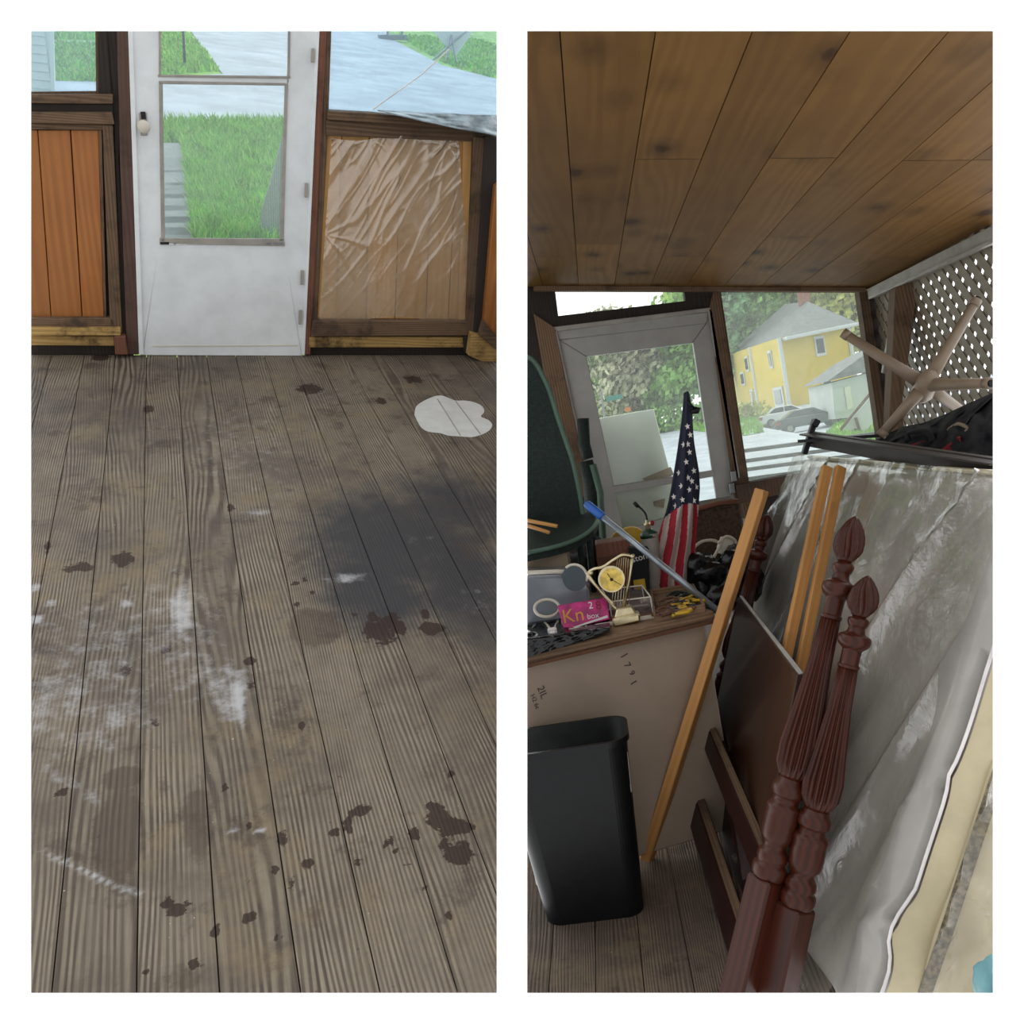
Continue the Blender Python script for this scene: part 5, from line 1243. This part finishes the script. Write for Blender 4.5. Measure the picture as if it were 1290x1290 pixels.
# grass blades
def blades(name, label, px, n, h, seed, w=.006):
    random.seed(seed); P = px; b = MB()
    xs_ = [p[0] for p in P]; ys_ = [p[1] for p in P]
    def inside(x, y):
        c = False; j = len(P) - 1
        for i in range(len(P)):
            if (P[i][1] > y) != (P[j][1] > y) and x < (P[j][0] - P[i][0]) * (y - P[i][1]) / (P[j][1] - P[i][1]) + P[i][0]: c = not c
            j = i
        return c
    while n > 0:
        x, y = random.uniform(min(xs_), max(xs_)), random.uniform(min(ys_), max(ys_))
        if not inside(x, y): continue
        n -= 1; p = Gd(x, y); k = p.y / 6; hh = h * random.uniform(.5, 1.2); l = V((random.gauss(0, .3), random.gauss(0, .3), 0)) * hh; ww = w * k * random.uniform(.7, 1.4)
        a = random.uniform(0, 3.14); e = V((math.cos(a) * ww, math.sin(a) * ww, 0)); mi = random.choice((0, 0, 1, 1, 2))
        b.face([p - e, p + e, p + e * .6 + l * .35 + V((0, 0, hh * .6)), p - e * .6 + l * .35 + V((0, 0, hh * .6))], mi=mi); b.face([p - e * .6 + l * .35 + V((0, 0, hh * .6)), p + e * .6 + l * .35 + V((0, 0, hh * .6)), p + l + V((0, 0, hh))], mi=mi)
    return tag(b.build(name, [plain(name + '_a', (132, 196, 62), .7, var=.2, scale=4), plain(name + '_b', (160, 216, 84), .7, var=.2, scale=4), plain(name + '_c', (186, 210, 106), .7)], fill=False, merge=False), label, 'grass', kind='stuff')
blades('tall_grass', 'tall green grass of the lawn just outside the door glass', [(200, 160), (205, 182), (230, 182), (246, 310), (370, 310), (370, 158)], 26000, .17, 1)
blades('mown_grass', 'yellow-green grass at the far side of the road above the door rail', [(190, 30), (200, 95), (276, 90), (258, 66), (236, 45), (232, 30)], 2500, .12, 2, w=.008)
blades('short_grass', 'far green lawn seen through the left window', [(60, 30), (130, 30), (130, 50), (60, 50)], 1500, .12, 3, w=.008)
blades('near_grass', 'lawn between the far lane and the road in the left window', [(60, 58), (130, 58), (130, 106), (60, 104)], 4000, .12, 5, w=.008)
blades('far_grass', 'green lawn across the road in the right window', [(500, 45), (560, 80), (640, 106), (640, 60), (600, 50)], 2500, .12, 4, w=.01)
# leaning grey board outside the door
b = MB(); Yb = Gd(345, 308).y; b.prism([LR.at(x, y, Y=Yb) for x, y in ((325, 312), (360, 312), (362, 150), (340, 232), (330, 265))], (0, .03, 0)); tag(b.build('leaning_board', M['grey_wood'], bevel=.004), 'grey board leaning outside at the lower right of the door glass', 'board')
# street pole
b = MB(); p = Gd(233, 84); b.tube([p, p + V((0, 0, 2.0))], .025, 8); tag(b.build('sign_post', M['dark_metal'], smooth=True), 'thin dark post standing in the roadside grass above the door rail', 'post')
# neighbour's sided wall
t = thing('sided_shed', 'corner of a white clapboard building seen through the left window', 'building', Gd(50, 119))
Yc = Gd(50, 121).y
b = MB(); b.prism([LR.at(x, y, Y=Yc) for x, y in ((20, 20), (63, 20), (66, 121), (20, 124))], (0, .5, 0)); b.build('wall', M['house_white'], t)
zb_, zt_ = LR.at(50, 122, Y=Yc).z, LR.at(50, 25, Y=Yc).z; k = 0
zz = zb_
while zz < zt_:
    b = MB(); xr = LR.at(64, 70, Y=Yc).x - .04; b.prism([V((xr - 2, Yc - .022, zz)), V((xr, Yc - .022, zz)), V((xr, Yc - .006, zz + .1)), V((xr - 2, Yc - .006, zz + .1))], (0, .01, 0)); b.build('clapboard', M['house_white'], t); zz += .105
b = MB(); b.prism([LR.at(x, y, Y=Yc - .03) for x, y in ((61, 20), (67, 20), (69, 121), (64, 121))], (0, .04, 0)); b.build('corner_board', M['house_white'], t)
# things across the road
t = thing('propped_tarp', 'white sheet propped on a dark A-shaped pole frame across the road', 'tarp', Gd(572, 78)); Yt2 = Gd(572, 80).y
def Q(x, y, d=0): return LR.at(x, y, Y=Yt2 - d)
b = MB(); b.prism([Q(540, 30), (Q(600, 30)), Q(590, 48), Q(575, 70), Q(556, 52)], (0, .05, 0)); b.build('sheet', M['house_white'], t)
for a_, q_ in (((569, 44), (562, 78)), ((569, 44), (575, 80)), ((596, 32), (545, 76))):
    b = MB(); b.tube([Q(*a_, .1), Q(*q_, .1)], .028, 6); b.build('prop', M['metal'], t)
t = thing('road_barrier', 'low grey box-topped stand at the far edge of the road', 'stand', Gd(495, 52)); Yt2 = Gd(495, 52).y
b = MB(); b.prism([Q(478, 44), Q(513, 44), Q(514, 51), Q(479, 50)], (0, .3, 0)); b.build('top', M['roof'], t)
for x in (488, 506): b = MB(); b.tube([Q(x, 46), Q(x + 1, 30)], .04, 6); b.build('upright', M['roof'], t)

# =================================================================== viewer and light
room = RR
cam = bpy.data.cameras.new('camera'); co = bpy.data.objects.new('camera', cam); C.objects.link(co)
cam.sensor_width = 36; cam.sensor_fit = 'HORIZONTAL'; cam.lens = F / 1290 * 36; cam.clip_start = .05; cam.clip_end = 500
At = RR.A.to_3x3(); X_ = At @ V((1, 0, 0)); Y_ = At @ V((0, -1, 0)); Z_ = At @ V((0, 0, -1))
co.matrix_world = T(EYE) @ Matrix((X_, Y_, Z_)).transposed().to_4x4()
bpy.context.scene.camera = co
w = bpy.data.worlds.new('overcast'); bpy.context.scene.world = w; w.use_nodes = True
N = w.node_tree.nodes; L = w.node_tree.links; bg = N['Background']
g = N.new('ShaderNodeTexCoord'); sp_ = N.new('ShaderNodeVectorMath'); sp_.operation = 'DOT_PRODUCT'; L.new(g.outputs['Generated'], sp_.inputs[0])
dirv = V((0, 1, .15)).normalized(); sp_.inputs[1].default_value = dirv
mr = N.new('ShaderNodeMapRange'); mr.inputs[1].default_value = -.2; mr.inputs[2].default_value = .6; mr.inputs[3].default_value = WB = .62; mr.inputs[4].default_value = 1.75; L.new(sp_.outputs['Value'], mr.inputs[0])
bg.inputs[0].default_value = (.97, .985, 1, 1); L.new(mr.outputs[0], bg.inputs[1])
s = bpy.context.scene; s.view_settings.view_transform = 'Standard'; s.view_settings.look = 'None'; s.view_settings.exposure = .62; s.view_settings.gamma = 1
s.cycles.max_bounces = 8; s.cycles.transparent_max_bounces = 16
